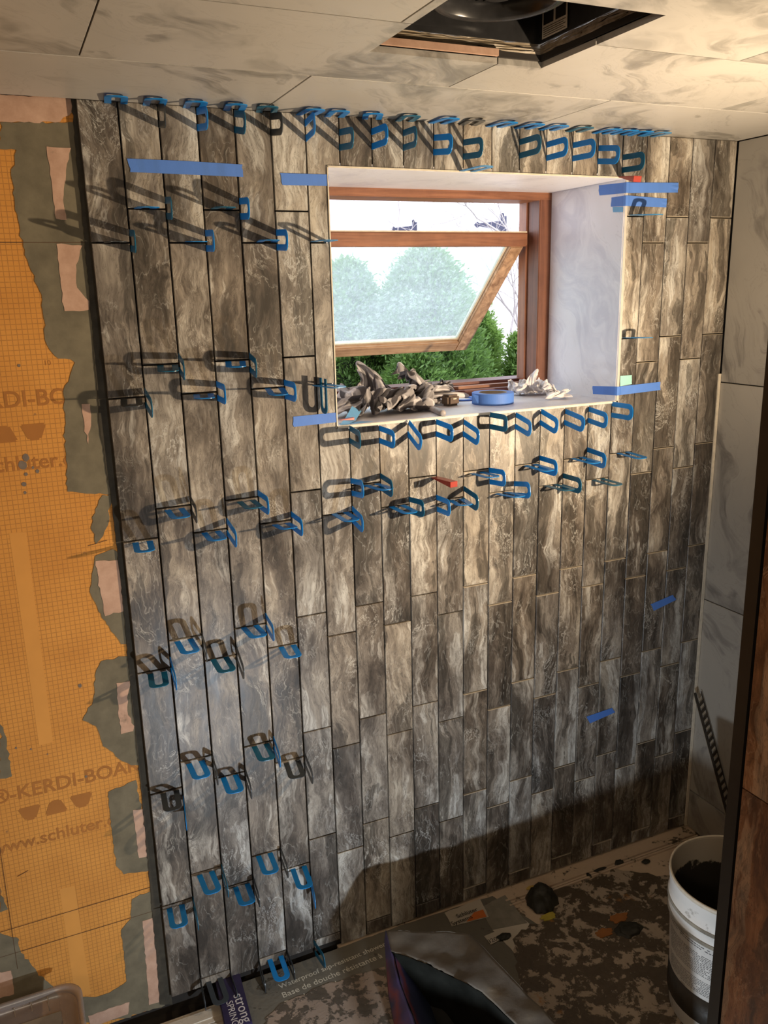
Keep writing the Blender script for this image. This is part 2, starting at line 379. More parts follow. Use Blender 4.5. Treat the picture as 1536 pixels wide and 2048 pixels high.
# salmon foam, grey thinset and print on the orange board
def outline(name, px, mat, y, th, parent, jit=0.0, sub=0.012, smooth=False):
    P = [at(u, v, 1, y) for u, v in px]
    pts = []
    for a, b in zip(P, P[1:] + P[:1]):
        n = max(1, int((b - a).length / sub))
        for k in range(n):
            p = a.lerp(b, k / n)
            if jit and k: p = p + Vector((random.gauss(0, jit), 0, random.gauss(0, jit)))
            pts.append(p)
    bm = bmesh.new(); f = bm.faces.new([bm.verts.new(p) for p in pts])
    g = bmesh.ops.extrude_face_region(bm, geom=[f])
    for v in [e for e in g['geom'] if isinstance(e, bmesh.types.BMVert)]: v.co.y -= th
    bmesh.ops.triangulate(bm, faces=bm.faces)
    return from_bm(name, bm, mat, parent)
YK = YW - 0.002
olive = [
 [(0,245),(148,245),(165,380),(187,600),(212,830),(228,990),(180,987),(135,983),(131,900),(127,790),(150,725),(110,712),(90,680),(85,600),(50,500),(30,420),(22,350),(33,300),(0,298)],
 [(205,990),(224,985),(216,1050),(206,1072),(192,1088),(183,1060),(184,1035),(196,1010)],
 [(190,1112),(225,1098),(243,1110),(254,1190),(262,1290),(242,1288),(222,1262),(197,1222),(180,1185),(186,1140)],
 [(202,1322),(262,1308),(272,1420),(280,1530),(262,1530),(245,1522),(206,1492),(192,1452),(165,1440),(186,1402),(190,1350)],
 [(0,1448),(13,1475),(20,1530),(24,1552),(0,1557)],
 [(217,1583),(272,1560),(288,1650),(300,1741),(268,1745),(247,1748),(232,1731),(228,1690),(220,1636)],
 [(264,1798),(303,1782),(318,1900),(330,2010),(250,2036),(170,2044),(160,1994),(198,1992),(219,1985),(253,1962),(248,1910),(242,1860),(262,1837),(263,1814)],
 [(0,1866),(38,1878),(42,1905),(60,1925),(75,1945),(100,1968),(118,1995),(-30,2020),(-30,1870)],
 [(0,1775),(12,1810),(16,1818),(0,1824)],
]
for px in olive: outline('thinset_patch', px, M_thin, YK, 0.0012, wall_back, 0.0016, 0.009)
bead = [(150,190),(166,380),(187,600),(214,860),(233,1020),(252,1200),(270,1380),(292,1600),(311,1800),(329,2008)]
outline('thinset_shade_bead', [(u - 11 - 4 * math.sin(v * 0.03), v) for u, v in bead] + [(u + 16, v) for u, v in bead[::-1]], M_bead, YK - 0.0012, 0.0022, wall_back, 0.0008, 0.009)
salm = [
 [(-30,188),(150,196),(146,222),(120,244),(-30,244)],
 [(93,293),(142,296),(132,340),(126,400),(133,440),(112,437),(104,370)],
 [(113,488),(165,491),(152,530),(154,575),(178,602),(177,620),(129,622)],
 [(163,808),(180,808),(182,840),(176,888)],
 [(191,1122),(238,1120),(248,1222),(210,1232)],
 [(233,1366),(262,1362),(254,1395),(256,1430),(269,1452),(266,1462),(242,1468)],
 [(266,1620),(286,1618),(290,1660),(296,1712),(278,1716)],
 [(285,1842),(311,1834),(314,1880),(322,1940),(328,2000),(298,2010)],
 [(176,2032),(259,2004),(256,2028),(180,2056)],
 [(-30,1948),(22,1941),(28,1988),(-30,2003)],
]
for px in salm: outline('foam_strip', px, M_salmon, YK - 0.0013, 0.0007, wall_back, 0.0010, 0.009)
for px in ([(18,1066),(52,1064),(106,1484),(78,1491)], [(119,1778),(149,1771),(182,1988),(150,1992)]):
    outline('blank_band', px, M_kblank, YK, 0.0003, wall_back)
for u, v, r in ((48,968,.0045),(46,930,.008),(52,915,.007),(52,948,.0035),(75,942,.0035),(38,731,.003),(66,935,.0025),(50,985,.003),(160,1371,.004),(32,1496,.0022),(172,1553,.003),(62,1498,.0018),(95,1508,.0015)):
    p = at(u, v, 1, YK); bm = bmesh.new()
    vs = [bm.verts.new((p.x + r * math.cos(a) * random.uniform(.8, 1.15), YK, p.z + r * 1.15 * math.sin(a) * random.uniform(.8, 1.15))) for a in np.linspace(0, 2 * math.pi, 13)[:-1]]
    f = bm.faces.new(vs); g = bmesh.ops.extrude_face_region(bm, geom=[f])
    for q in [e for e in g['geom'] if isinstance(e, bmesh.types.BMVert)]: q.co.y -= 0.0008; 
    from_bm('thinset_spot', bm, M_drop, wall_back)
def pen(x0, z0, x1, z1, name='pen_line', wd=0.0011):
    bm = bmesh.new(); d = Vector((x1 - x0, 0, z1 - z0)).normalized(); n = Vector((-d.z, 0, d.x)) * wd / 2
    a, b = Vector((x0, YK - 0.0016, z0)), Vector((x1, YK - 0.0016, z1)); 
    vs = [bm.verts.new(p + q) for q in (Vector((0, 0, 0)), Vector((0, 0.0005, 0))) for p in (a - n, b - n, b + n, a + n)]
    for f in ((0,1,2,3),(4,5,6,7),(0,1,5,4),(1,2,6,5),(2,3,7,6),(3,0,4,7)): bm.faces.new([vs[i] for i in f])
    from_bm(name, bm, M_pen, wall_back)
pen(-0.40, 1.8385, -0.003, 1.8385); pen(-0.40, 0.342, -0.003, 0.345); pen(-0.40, 0.277, -0.003, 0.2765)
pen(-0.3265, 0.66, -0.331, 0.233); pen(-0.302, 0.472, -0.278, 0.480)
pen(-0.07, 1.218, -0.03, 1.225)

def text_mesh(txt, size, name, mat, parent, mtx, ext=0.0003, bold=0.0, xs=1.0):
    cu = bpy.data.curves.new(name, 'FONT'); cu.body = txt; cu.size = size; cu.extrude = ext; cu.offset = bold; cu.resolution_u = 3
    o = bpy.data.objects.new(name, cu); COL.objects.link(o)
    dg = bpy.context.evaluated_depsgraph_get()
    me = bpy.data.meshes.new_from_object(o.evaluated_get(dg)); 
    COL.objects.unlink(o); bpy.data.objects.remove(o)
    me.transform(mtx @ Matrix.Diagonal((xs, 1, 1, 1)))
    me.materials.clear(); return mesh_obj(name, me, mat, parent)
FACE = Matrix(((1, 0, 0, 0), (0, 0, -1, 0), (0, 1, 0, 0), (0, 0, 0, 1)))   # text plane -> xz facing -y
for zb_k, zb_t, zu in ((1.524, 1.454, 1.396), (0.662, 0.604, 0.539)):
    text_mesh('Schl\u00fcter\u00ae-KERDI-BOARD', 0.046, 'printed_text', M_kprint, wall_back, Matrix.Translation((-0.275 - 0.205, YK - 0.0002, zb_k)) @ FACE, bold=0.0007)
    text_mesh('www.schluter.com', 0.042, 'printed_text', M_kprint, wall_back, Matrix.Translation((-0.345, YK - 0.0002, zu)) @ FACE, bold=0.0005)
    for k, (xa, xb, up) in enumerate(((-0.282, -0.233, 0), (-0.228, -0.178, 1), (-0.173, -0.122, 0))):
        bm = bmesh.new(); hgt = 0.034; i = 0.014
        q = ((xa, 0), (xb, 0), (xb - i, hgt), (xa + i, hgt)) if up else ((xa + i, 0), (xb - i, 0), (xb, hgt), (xa, hgt))
        vs = [bm.verts.new((x, YK - 0.0002 - d, zb_t + z)) for d in (0, 0.0003) for x, z in q]
        for f in ((0,1,2,3),(4,5,6,7),(0,1,5,4),(1,2,6,5),(2,3,7,6),(3,0,4,7)): bm.faces.new([vs[j] for j in f])
        bmesh.ops.bevel(bm, geom=[e for e in bm.edges if abs(e.verts[0].co.y - e.verts[1].co.y) > 1e-5], offset=0.004, segments=2, affect='EDGES')
        from_bm('printed_emblem', bm, M_kprint, wall_back)
text_mesh('10', 0.014, 'printed_text', M_kprint, wall_back, Matrix.Translation((-0.113, YK - 0.0002, 1.603)) @ FACE)

# right wall
bm = bmesh.new(); box(bm, XR + 0.010, XR + 0.15, -3.3, 0.014, -0.06, H + 0.35)
wall_right = struct(from_bm('wall_right', bm, M_dark))
rb = lambda a, b, n: Vector((XR + n, a, b))
zs = [-0.5, 0.135, 0.795, 1.456, H]; 
for k in range(4):
    for j in range(3):
        y1 = -0.002 - j * 0.345; y0 = y1 - 0.345
        org = Vector((XR, (y0 + y1) / 2, (zs[k] + zs[k + 1]) / 2))
        me = tile_mesh((y0, y1, max(zs[k], 0.0), zs[k + 1]), [], 0.0095, rb, org, gap=0.003)
        o = mesh_obj('tile', me, M_rmarb, wall_right); o.location = org; o.color = (0.5, [0.31, 0.62, 0.18, 0.87][k], 0, 1)
bm = bmesh.new(); box(bm, XR - 0.010, XR - 0.0005, -0.004, -0.0005, 0.003, 1.48)
trim_1 = struct(from_bm('trim_1', bm, M_creamtrim))

# ceiling
HX0, HX1, HY0, HY1 = 0.402, 0.725, -0.785, -0.480
hole = (HX0, HX1, HY0, HY1)
bm = bmesh.new()
A, B, keep = cells((-1.6, XR + 0.15, -3.3, 0.014), [(HX0 + 0.006, HX1 - 0.006, HY0 + 0.006, HY1 - 0.006)])
for i, j in keep: box(bm, A[i], A[i + 1], B[j], B[j + 1], H + 0.0095, H + 0.03)
ceiling = struct(from_bm('ceiling', bm, M_dark))
cb = lambda a, b, n: Vector((a, b, H + n))
def crow(ya, yb, xs):
    for xa, xb in zip(xs, xs[1:]):
        org = Vector(((xa + xb) / 2, (ya + yb) / 2, H))
        me = tile_mesh((xa, min(xb, XR - 0.002), ya, yb), [hole] if (xb > HX0 and xa < HX1 and yb > HY0 and ya < HY1) else [], 0.0095, cb, org, gap=0.0026, chamfer=0.0007)
        if me is None: continue
        o = mesh_obj('tile', me, M_ceil, ceiling); o.location = org; o.color = (0.5, rng.random(), 0, 1)
crow(-0.305, -0.001, [-1.59, -0.94, -0.285, 0.365, 1.015, 1.665, 1.70])
crow(-0.630, -0.305, [-1.59, -1.32, -0.67, -0.02, 0.637, 1.31, 1.70])
crow(-0.955, -0.630, [-1.59, -0.94, -0.265, 0.385, 1.026, 1.68])
crow(-1.28, -0.955, [-1.59, -1.32, -0.67, -0.02, 0.637, 1.31, 1.70])
M_plaster = plain('plaster_ceiling', (0.5, 0.45, 0.38), 0.9, 0.05, 5)
box_obj('plaster_panel', (-1.6, XR + 0.1, -3.3, -1.285, H, H + 0.009), M_plaster, ceiling)
# cut edges of the layers above the ceiling tiles
def ring(bm, x0, x1, y0, y1, w, z0, z1, jag=0.0):
    for b in ((x0, x1, y0, y0 + w), (x0, x1, y1 - w, y1), (x0, x0 + w, y0 + w, y1 - w), (x1 - w, x1, y0 + w, y1 - w)): box(bm, *b, z0, z1)
bm = bmesh.new(); box(bm, HX0, 0.632, HY1 - 0.012, HY1 + 0.004, H + 0.0095, H + 0.020)
from_bm('foam_edge', bm, M_salmon, ceiling)
bm = bmesh.new(); box(bm, HX1 - 0.004, HX1 + 0.006, HY0, HY1 - 0.12, H + 0.0095, H + 0.022)
from_bm('foam_edge', bm, M_salmon, ceiling)
bm = bmesh.new(); ring(bm, HX0, HX1, HY0, HY1, 0.007, H + 0.020, H + 0.034)
bmesh.ops.subdivide_edges(bm, edges=bm.edges[:], cuts=12, use_grid_fill=True)
for v in bm.verts: v.co += Vector((random.uniform(-1, 1), random.uniform(-1, 1), random.uniform(-1, 1))) * 0.0014
from_bm('cut_edge', bm, M_ply, ceiling)

# floor
M_sub = plain('subfloor_dark', (0.02, 0.015, 0.011), 0.9)
floor = struct(box_obj('floor', (-1.6, XR + 0.15, -3.3, 0.42, -0.10, -0.035), M_sub))
def mess(name, base, c1, c2, thr=0.5, extra=None, scale=9):
    t = NT(name); c = t.coord()
    big = t.noise(c, scale, 8, 0.66, 0.4).outputs[0]; fine = t.noise(c, 60, 6, 0.7).outputs[0]
    f = t.math('ADD', t.math('MULTIPLY', big, 0.68), t.math('MULTIPLY', fine, 0.32))
    m = t.ramp(f, [(thr - 0.015, 0.0), (thr + 0.015, 1.0)])
    mc = t.mix(fine, c1, c2)
    b0 = t.mix(t.math('MULTIPLY', fine, 0.3), base, tuple(x * 0.6 for x in base))
    col = t.mix(m, b0, mc)
    if extra:
        e = t.noise(t.vm('ADD', c, (3.1, 7.7, 0)), 7, 5, 0.6).outputs[0]
        col = t.mix(t.math('MULTIPLY', t.ramp(e, [(0.66, 0.0), (0.70, 1.0)]), 0.7), col, extra)
    t.P(Base=col, Roughness=t.ramp(m, [(0, 0.8), (1, 0.5)])); t.bump(t.math('ADD', m, fine), 0.5, 0.003); return t.m
M_tray = mess('tray_cream', (0.60, 0.46, 0.33), (0.05, 0.035, 0.02), (0.16, 0.12, 0.08), 0.585, None, 13)
M_cover = mess('floor_sheet_muddy', (0.40, 0.32, 0.24), (0.035, 0.024, 0.014), (0.13, 0.095, 0.06), 0.475, (0.36, 0.15, 0.03), 17)
M_card = mess('grey_card', (0.16, 0.145, 0.115), (0.06, 0.045, 0.03), (0.11, 0.09, 0.065), 0.60, None, 12)
M_white = mess('white_card', (0.55, 0.49, 0.40), (0.10, 0.08, 0.05), (0.2, 0.16, 0.11), 0.63, None, 10)
M_pink = mess('pinkish_litter', (0.34, 0.26, 0.20), (0.05, 0.04, 0.03), (0.15, 0.12, 0.09), 0.50, None, 22)
# foam shower tray with its ribbed edge
bm = bmesh.new()
box(bm, -1.2, XR + 0.009, -0.95, -0.045, -0.034, -0.002)
box(bm, 0.17, 0.45, -0.045, -0.003, -0.034, -0.002); box(bm, 0.45, XR + 0.009, -0.045, 0.010, -0.034, 0.0)
for y, h in ((-0.045, 0.004), (-0.055, 0.0015), (-0.066, 0.004)): box(bm, 0.955, XR - 0.002, y - 0.006, y, -0.003, h)
tray = from_bm('shower_tray', bm, M_tray); tag(tray, 'cream foam shower tray with a ribbed edge along the tiled wall, smeared with mortar', 'shower tray')
bm = bmesh.new(); box(bm, -1.2, 0.152, -0.098, -0.047, -0.002, 0.003); box(bm, -1.2, 0.15, -0.085, -0.058, 0.003, 0.006)
from_bm('white_edge', bm, M_white, tray)

def sheet(name, pts, mat, z, label, cat, th=0.0012, jag=0.002, group=None, sag=0.0):
    bm = bmesh.new(); P = []
    pts = [Vector((x, y, z)) for x, y in pts]
    for a, b in zip(pts, pts[1:] + pts[:1]):
        n = max(1, int((b - a).length / 0.02))
        for k in range(n):
            p = a.lerp(b, k / n)
            if k: p += Vector((random.gauss(0, jag), random.gauss(0, jag), 0))
            P.append(p)
    f = bm.faces.new([bm.verts.new(p) for p in P]); g = bmesh.ops.extrude_face_region(bm, geom=[f])
    for v in [e for e in g['geom'] if isinstance(e, bmesh.types.BMVert)]: v.co.z += th
    bmesh.ops.triangulate(bm, faces=bm.faces)
    return tag(from_bm(name, bm, mat), label, cat, group)
fp = lambda u, v: tuple(at(u, v, 2, 0.0)[:2])
sheet('floor_sheet', [fp(1025,1880), fp(1110,1830), fp(1085,1790), fp(1235,1740), fp(1330,1752), fp(1500,1800), (1.60,-0.70), (0.62,-0.95), (0.55,-0.80), fp(950,2060), fp(1040,2000)], M_cover, 0.0022,
      'large mud-brown protective sheet caked with mortar in front of the bucket', 'floor sheet', jag=0.006)
c1 = sheet('printed_card', [fp(479,1968), fp(560,1940), fp(690,1893), fp(800,1852), fp(985,1793), fp(1075,1850), fp(1120,1905), fp(1060,2048), (0.30,-0.75), (0.10,-0.50), fp(500,2060)], M_card, 0.0008,
      'grey printed cardboard sheet with faded white lettering along the tiled wall', 'cardboard', jag=0.001)
sheet('white_board', [(-0.05,-0.104), (0.145,-0.104), (0.12,-0.45), (-0.19,-0.45), (-0.19,-0.104)], M_white, 0.0012,
      'white splattered board at the foot of the wall, left of the purple packet', 'board')
sheet('grey_paper', [fp(960,1818), fp(1010,1792), fp(1055,1848), fp(985,1862)], plain('paper_grey', (0.22, 0.20, 0.16), 0.8, 0.15), 0.0024,
      'small plain grey paper sheet against the wall, right of the orange label', 'paper', jag=0.0008)
sheet('cream_board', [fp(985,1862), fp(1050,1842), fp(1110,1905), fp(1160,1965), fp(1080,1960)], M_white, 0.0020,
      'cream board scrap with mortar specks below the grey paper sheet', 'board')
sheet('littered_paper', [fp(560,2010), fp(640,1975), fp(770,1935), fp(800,2048), (0.16,-0.30), (0.10,-0.22)], M_pink, 0.0020,
      'blotchy pinkish mortar-covered paper below the printed cardboard lettering', 'paper', jag=0.004)
# writing on the printed card
FLOORT = lambda p, ang: Matrix.Translation(p) @ Matrix.Rotation(ang, 4, 'Z')
M_ink = plain('print_white', (0.60, 0.56, 0.46), 0.8, 0.2, 200); M_inkd = plain('print_black', (0.012, 0.010, 0.008), 0.7)
def floor_text(txt, u0, v0, u1, v1, mat, parent, z, name='printed_text', bold=0.0003):
    a, b = at(u0, v0, 2, z), at(u1, v1, 2, z)
    ang = math.atan2(b.y - a.y, b.x - a.x); L = (b - a).length
    cu = text_mesh(txt, 1.0, name, mat, parent, Matrix.Identity(4), ext=0.002, bold=0)
    wd = max(v.co.x for v in cu.data.vertices) - min(v.co.x for v in cu.data.vertices); s = L / wd
    cu.data.transform(FLOORT(a, ang) @ Matrix.Scale(s, 4)); return cu
floor_text('Waterproof slip-resistant shower tray', 560, 1978, 800, 1880, M_ink, c1, 0.0021)
floor_text('Base de douche r\u00e9sistante \u00e0', 566, 1996, 765, 1915, M_ink, c1, 0.0021)
floor_text('Panel de ducha', 572, 2014, 690, 1966, M_ink, c1, 0.0021)
lab = sheet('printed_label', [fp(889,1828), fp(960,1800), fp(977,1836), fp(904,1855)], M_white, 0.0030,
      'torn white and orange label with black lettering lying on the grey cardboard', 'label', jag=0.0008)
sheet_o = sheet('orange_block', [fp(933,1846), fp(948,1828), fp(966,1822), fp(973,1836)], plain('print_orange', (0.62, 0.16, 0.03), 0.7), 0.0042, None, None, jag=0.0004)
sheet_o.parent = lab
floor_text('Schl\u00fcter', 915, 1836, 956, 1821, M_inkd, lab, 0.0060)
floor_text('Systems', 905, 1851, 946, 1836, M_inkd, lab, 0.0060)
lab2 = sheet('printed_label', [fp(968,1875), fp(1000,1862), fp(1012,1876), fp(982,1892)], M_white, 0.0034,
      'small torn white label reading 320s beside the muddy sheet', 'label', jag=0.0008)
floor_text('320s', 978, 1887, 1000, 1879, M_inkd, lab2, 0.0047)

# wing wall on the right with black edge profile and brown planks
XP = 0.70; YE = -1.036
bm = bmesh.new(); box(bm, XP + 0.010, XR + 0.15, -1.175, YE, -0.06, H + 0.0095)
wall_front = struct(from_bm('wall_front', bm, M_dark))
box_obj('edge_profile', (XP - 0.0015, XP + 0.012, YE - 0.0195, YE + 0.001, 0.0, H), M_black, wall_front)
pb = lambda a, b, n: Vector((XP + n, a, b))
for k, (za, zb2) in enumerate(((0.0, 0.38), (0.38, 1.03), (1.03, 1.69), (1.69, H))):
    org = Vector((XP, -1.115, (za + zb2) / 2))
    me = tile_mesh((-1.175, YE - 0.0215, za, zb2), [], 0.0095, pb, org, gap=0.002)
    o = mesh_obj('tile', me, M_brown, wall_front); o.location = org; o.color = (0.5, 0.13 + 0.2 * k, 0, 1)
# rest of the room behind the camera
M_paint = plain('room_paint', (0.42, 0.36, 0.28), 0.9, 0.05, 4)
wl = struct(box_obj('wall_left', (-1.75, -1.6, -3.3, 0.42, -0.06, H + 0.35), M_paint))
wk = struct(box_obj('wall_behind', (-1.75, XR + 0.15, -3.42, -3.3, -0.06, H + 0.35), M_paint))
#%%PART2
# ---------------------------------------------------------------- WINDOW
window_1 = bpy.data.objects.new('window_1', None); COL.objects.link(window_1); window_1.location = ((WX0 + WX1) / 2, 0.3, WZ0); window_1['kind'] = 'structure'
def wpart(name, b, mat, bevel=0.0, parent=None):
    b = (b[0] - window_1.location.x, b[1] - window_1.location.x, b[2] - 0.3, b[3] - 0.3, b[4] - WZ0, b[5] - WZ0)
    o = box_obj(name, b, mat, None, bevel); o.parent = window_1; return o
YF = 0.318
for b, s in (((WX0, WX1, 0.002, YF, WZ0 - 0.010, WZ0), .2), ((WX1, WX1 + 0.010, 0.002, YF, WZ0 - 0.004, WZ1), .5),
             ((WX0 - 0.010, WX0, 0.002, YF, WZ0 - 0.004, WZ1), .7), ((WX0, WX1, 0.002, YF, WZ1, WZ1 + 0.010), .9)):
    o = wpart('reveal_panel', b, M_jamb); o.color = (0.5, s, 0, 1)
wpart('edge_trim', (WX0 - 0.003, WX1 + 0.006, -0.0025, 0.003, WZ0 - 0.006, WZ0 - 0.0005), M_creamtrim)
wpart('edge_trim', (WX0 - 0.003, WX1 + 0.006, -0.0025, 0.003, WZ1 + 0.0005, WZ1 + 0.0035), M_creamtrim)
wpart('edge_trim', (WX0 - 0.0035, WX0 - 0.0008, -0.0025, 0.003, WZ0 - 0.006, WZ1 + 0.003), M_creamtrim)
wpart('edge_trim', (WX1 + 0.001, WX1 + 0.0085, -0.0025, 0.003, WZ0 - 0.006, WZ1 + 0.003), M_metal)
wpart('frame_jamb', (1.272, 1.335, YF + 0.001, 0.375, 1.43, 2.02), M_wood_backlit, 0.002)
wpart('frame_jamb', (1.266, 1.335, 0.376, 0.418, 1.43, 2.02), M_woodz, 0.002)
wpart('frame_jamb', (0.47, 0.545, YF + 0.001, 0.418, 1.43, 2.02), M_woodz, 0.002)
wpart('frame_head', (0.47, 1.335, YF, 0.418, 1.972, 2.03), M_wood, 0.002)
wpart('frame_sill', (0.47, 1.335, YF, 0.345, 1.42, 1.447), M_woodd, 0.002)
wpart('frame_sill', (0.47, 1.335, 0.345, 0.375, 1.42, 1.456), M_wood, 0.002)
wpart('frame_sill', (0.47, 1.335, 0.375, 0.46, 1.42, 1.464), M_woodd, 0.003)
# outward tilted sash
sash = bpy.data.objects.new('sash', None); COL.objects.link(sash); sash.parent = window_1
HG = Vector((0.0, 0.378, 1.868)); ANG = math.radians(47)
sash.matrix_parent_inverse = Matrix.Translation(-window_1.location)
def sash_part(name, x0, x1, t0, t1, mat, n0=-0.016, n1=0.018, tilt=True, bevel=0.003):
    bm = bmesh.new(); box(bm, x0, x1, n0, n1, -t1, -t0)
    if bevel: bmesh.ops.bevel(bm, geom=bm.edges[:], offset=bevel, segments=2, affect='EDGES')
    if tilt: bmesh.ops.rotate(bm, verts=bm.verts, cent=(0, 0, 0), matrix=Matrix.Rotation(ANG, 3, 'X'))
    bmesh.ops.translate(bm, verts=bm.verts, vec=HG)
    o = from_bm(name, bm, mat, sash); return o
sash_part('top_rail', 0.55, 1.262, -0.019, 0.019, M_wood, tilt=False)
sash_part('weather_strip', 0.55, 1.262, -0.023, -0.0195, M_creamtrim, tilt=False, bevel=0, n0=-0.012)
sash_part('stile', 1.212, 1.258, 0.012, 0.478, M_sash)
sash_part('stile', 0.55, 0.596, 0.012, 0.478, M_sash)
sash_part('bottom_rail', 0.596, 1.212, 0.435, 0.478, M_sashx)
sash_part('putty_strip', 0.596, 1.212, 0.428, 0.4345, M_creamtrim, n0=-0.004, n1=0.008, bevel=0)
sash_part('putty_strip', 1.205, 1.2115, 0.02, 0.4275, M_creamtrim, n0=-0.004, n1=0.008, bevel=0)
t = NT('hazy_glass'); c = t.coord(); n = t.noise(c, 90, 6, 0.7).outputs[0]; n2 = t.noise(c, 5, 4).outputs[0]
tr = t.n('ShaderNodeBsdfTransparent', Color=(0.90, 0.98, 0.97, 1)); df = t.n('ShaderNodeBsdfTranslucent', Color=(0.90, 0.97, 0.98, 1)); gl = t.n('ShaderNodeBsdfGlossy', Color=(0.9, 1, 1, 1), Roughness=0.08)
f = t.math('ADD', t.math('MULTIPLY', n2, 0.14), t.math('MULTIPLY', t.ramp(n, [(0.5, 0.0), (0.75, 1.0)]), 0.20))
m1 = t.n('ShaderNodeMixShader', Fac=t.math('ADD', f, 0.06)); t.t.links.new(tr.outputs[0], m1.inputs[1]); t.t.links.new(df.outputs[0], m1.inputs[2])
m2 = t.n('ShaderNodeMixShader', Fac=0.07); t.t.links.new(m1.outputs[0], m2.inputs[1]); t.t.links.new(gl.outputs[0], m2.inputs[2])
t.t.links.new(m2.outputs[0], t.out.inputs[0]); M_glass = t.m
sash_part('glass_pane', 0.598, 1.205, 0.02, 0.4275, M_glass, n0=0.0, n1=0.003, bevel=0)

# ---------------------------------------------------------------- EXHAUST FAN in the ceiling hole
M_hous = plain('fan_black', (0.030, 0.030, 0.032), 0.22, 0.2); M_fin = plain('fan_fin', (0.02, 0.02, 0.02), 0.35)
fx, fy = (HX0 + HX1) / 2, (HY0 + HY1) / 2
fan = empty('exhaust_fan', (fx, fy, H + 0.045), 'black exhaust fan housing with motor recessed in the square ceiling hole', 'exhaust fan')
def flocal(o): o.parent = fan; o.matrix_parent_inverse = Matrix.Translation(-fan.location); return o
bm = bmesh.new(); a, b2, c2, d2 = HX0 + 0.012, HX1 - 0.012, HY0 + 0.012, HY1 - 0.010
ring(bm, a - 0.002, b2 + 0.002, c2 - 0.002, d2 + 0.002, 0.002, H + 0.034, H + 0.24); box(bm, a, b2, c2, d2, H + 0.238, H + 0.242)
flocal(from_bm('housing', bm, M_hous))
def lathe(prof, cen, mat, name, n=48, smooth=True):
    bm = bmesh.new(); rings = []
    for r, z in prof: rings.append([bm.verts.new((cen[0] + r * math.cos(k * 2 * math.pi / n), cen[1] + r * math.sin(k * 2 * math.pi / n), cen[2] + z)) for k in range(n)])
    for r0, r1 in zip(rings, rings[1:]):
        for k in range(n): bm.faces.new((r0[k], r0[(k + 1) % n], r1[(k + 1) % n], r1[k]))
    return from_bm(name, bm, mat, None, smooth)
FC = (0.560, -0.606, H + 0.050)
flocal(lathe([(0.108, 0.180), (0.108, 0.012), (0.104, 0.003), (0.097, 0.0), (0.090, 0.005), (0.086, 0.03), (0.086, 0.180)], FC, M_hous, 'blower_housing'))
flocal(lathe([(0.001, 0.005), (0.02, 0.006), (0.036, 0.014), (0.040, 0.03), (0.040, 0.12)], FC, M_hous, 'motor'))
bm = bmesh.new()
for k in range(40):
    a1 = k * 2 * math.pi / 40; m = Matrix.Translation(FC) @ Matrix.Rotation(a1, 4, 'Z') @ Matrix.Translation((0.074, 0, 0.075)) @ Matrix.Rotation(0.6, 4, 'Z')
    vs = box(bm, -0.009, 0.009, -0.0007, 0.0007, -0.05, 0.06)
    for v in vs: v.co = m @ v.co
for z in (0.008, 0.12):
    pass
flocal(from_bm('blower_wheel', bm, M_fin))
M_stick = plain('sticker_white', (0.75, 0.70, 0.62), 0.6, 0.06)
st = flocal(box_obj('sticker', (HX1 - 0.0148, HX1 - 0.0142, -0.572, -0.502, H + 0.038, H + 0.082), M_stick))
def skid(o): o.parent = st
for k in range(5):
    skid(box_obj('sticker_line', (HX1 - 0.0152, HX1 - 0.0149, -0.568 + (k % 2) * 0.006, -0.506, H + 0.0405 + k * 0.0032, H + 0.0415 + k * 0.0032), M_inkd))
for j in range(2):
    skid(box_obj('sticker_block', (HX1 - 0.0152, HX1 - 0.0149, -0.568 + j * 0.034, -0.540 + j * 0.034, H + 0.058, H + 0.079), M_inkd))
flocal(box_obj('knockout_plate', (fx - 0.11, fx - 0.04, HY1 - 0.014, HY1 - 0.0125, H + 0.042, H + 0.075), M_hous, None, 0.0005))
flocal(box_obj('connector', (HX1 - 0.020, HX1 - 0.013, -0.70, -0.675, H + 0.06, H + 0.075), M_stick))
for k in range(4):
    flocal(lathe([(0.0001, -0.003), (0.004, -0.002), (0.004, 0.004)], (fx - 0.09 + k * 0.05, HY1 - 0.02, H + 0.21), M_metal, 'screw', 10))

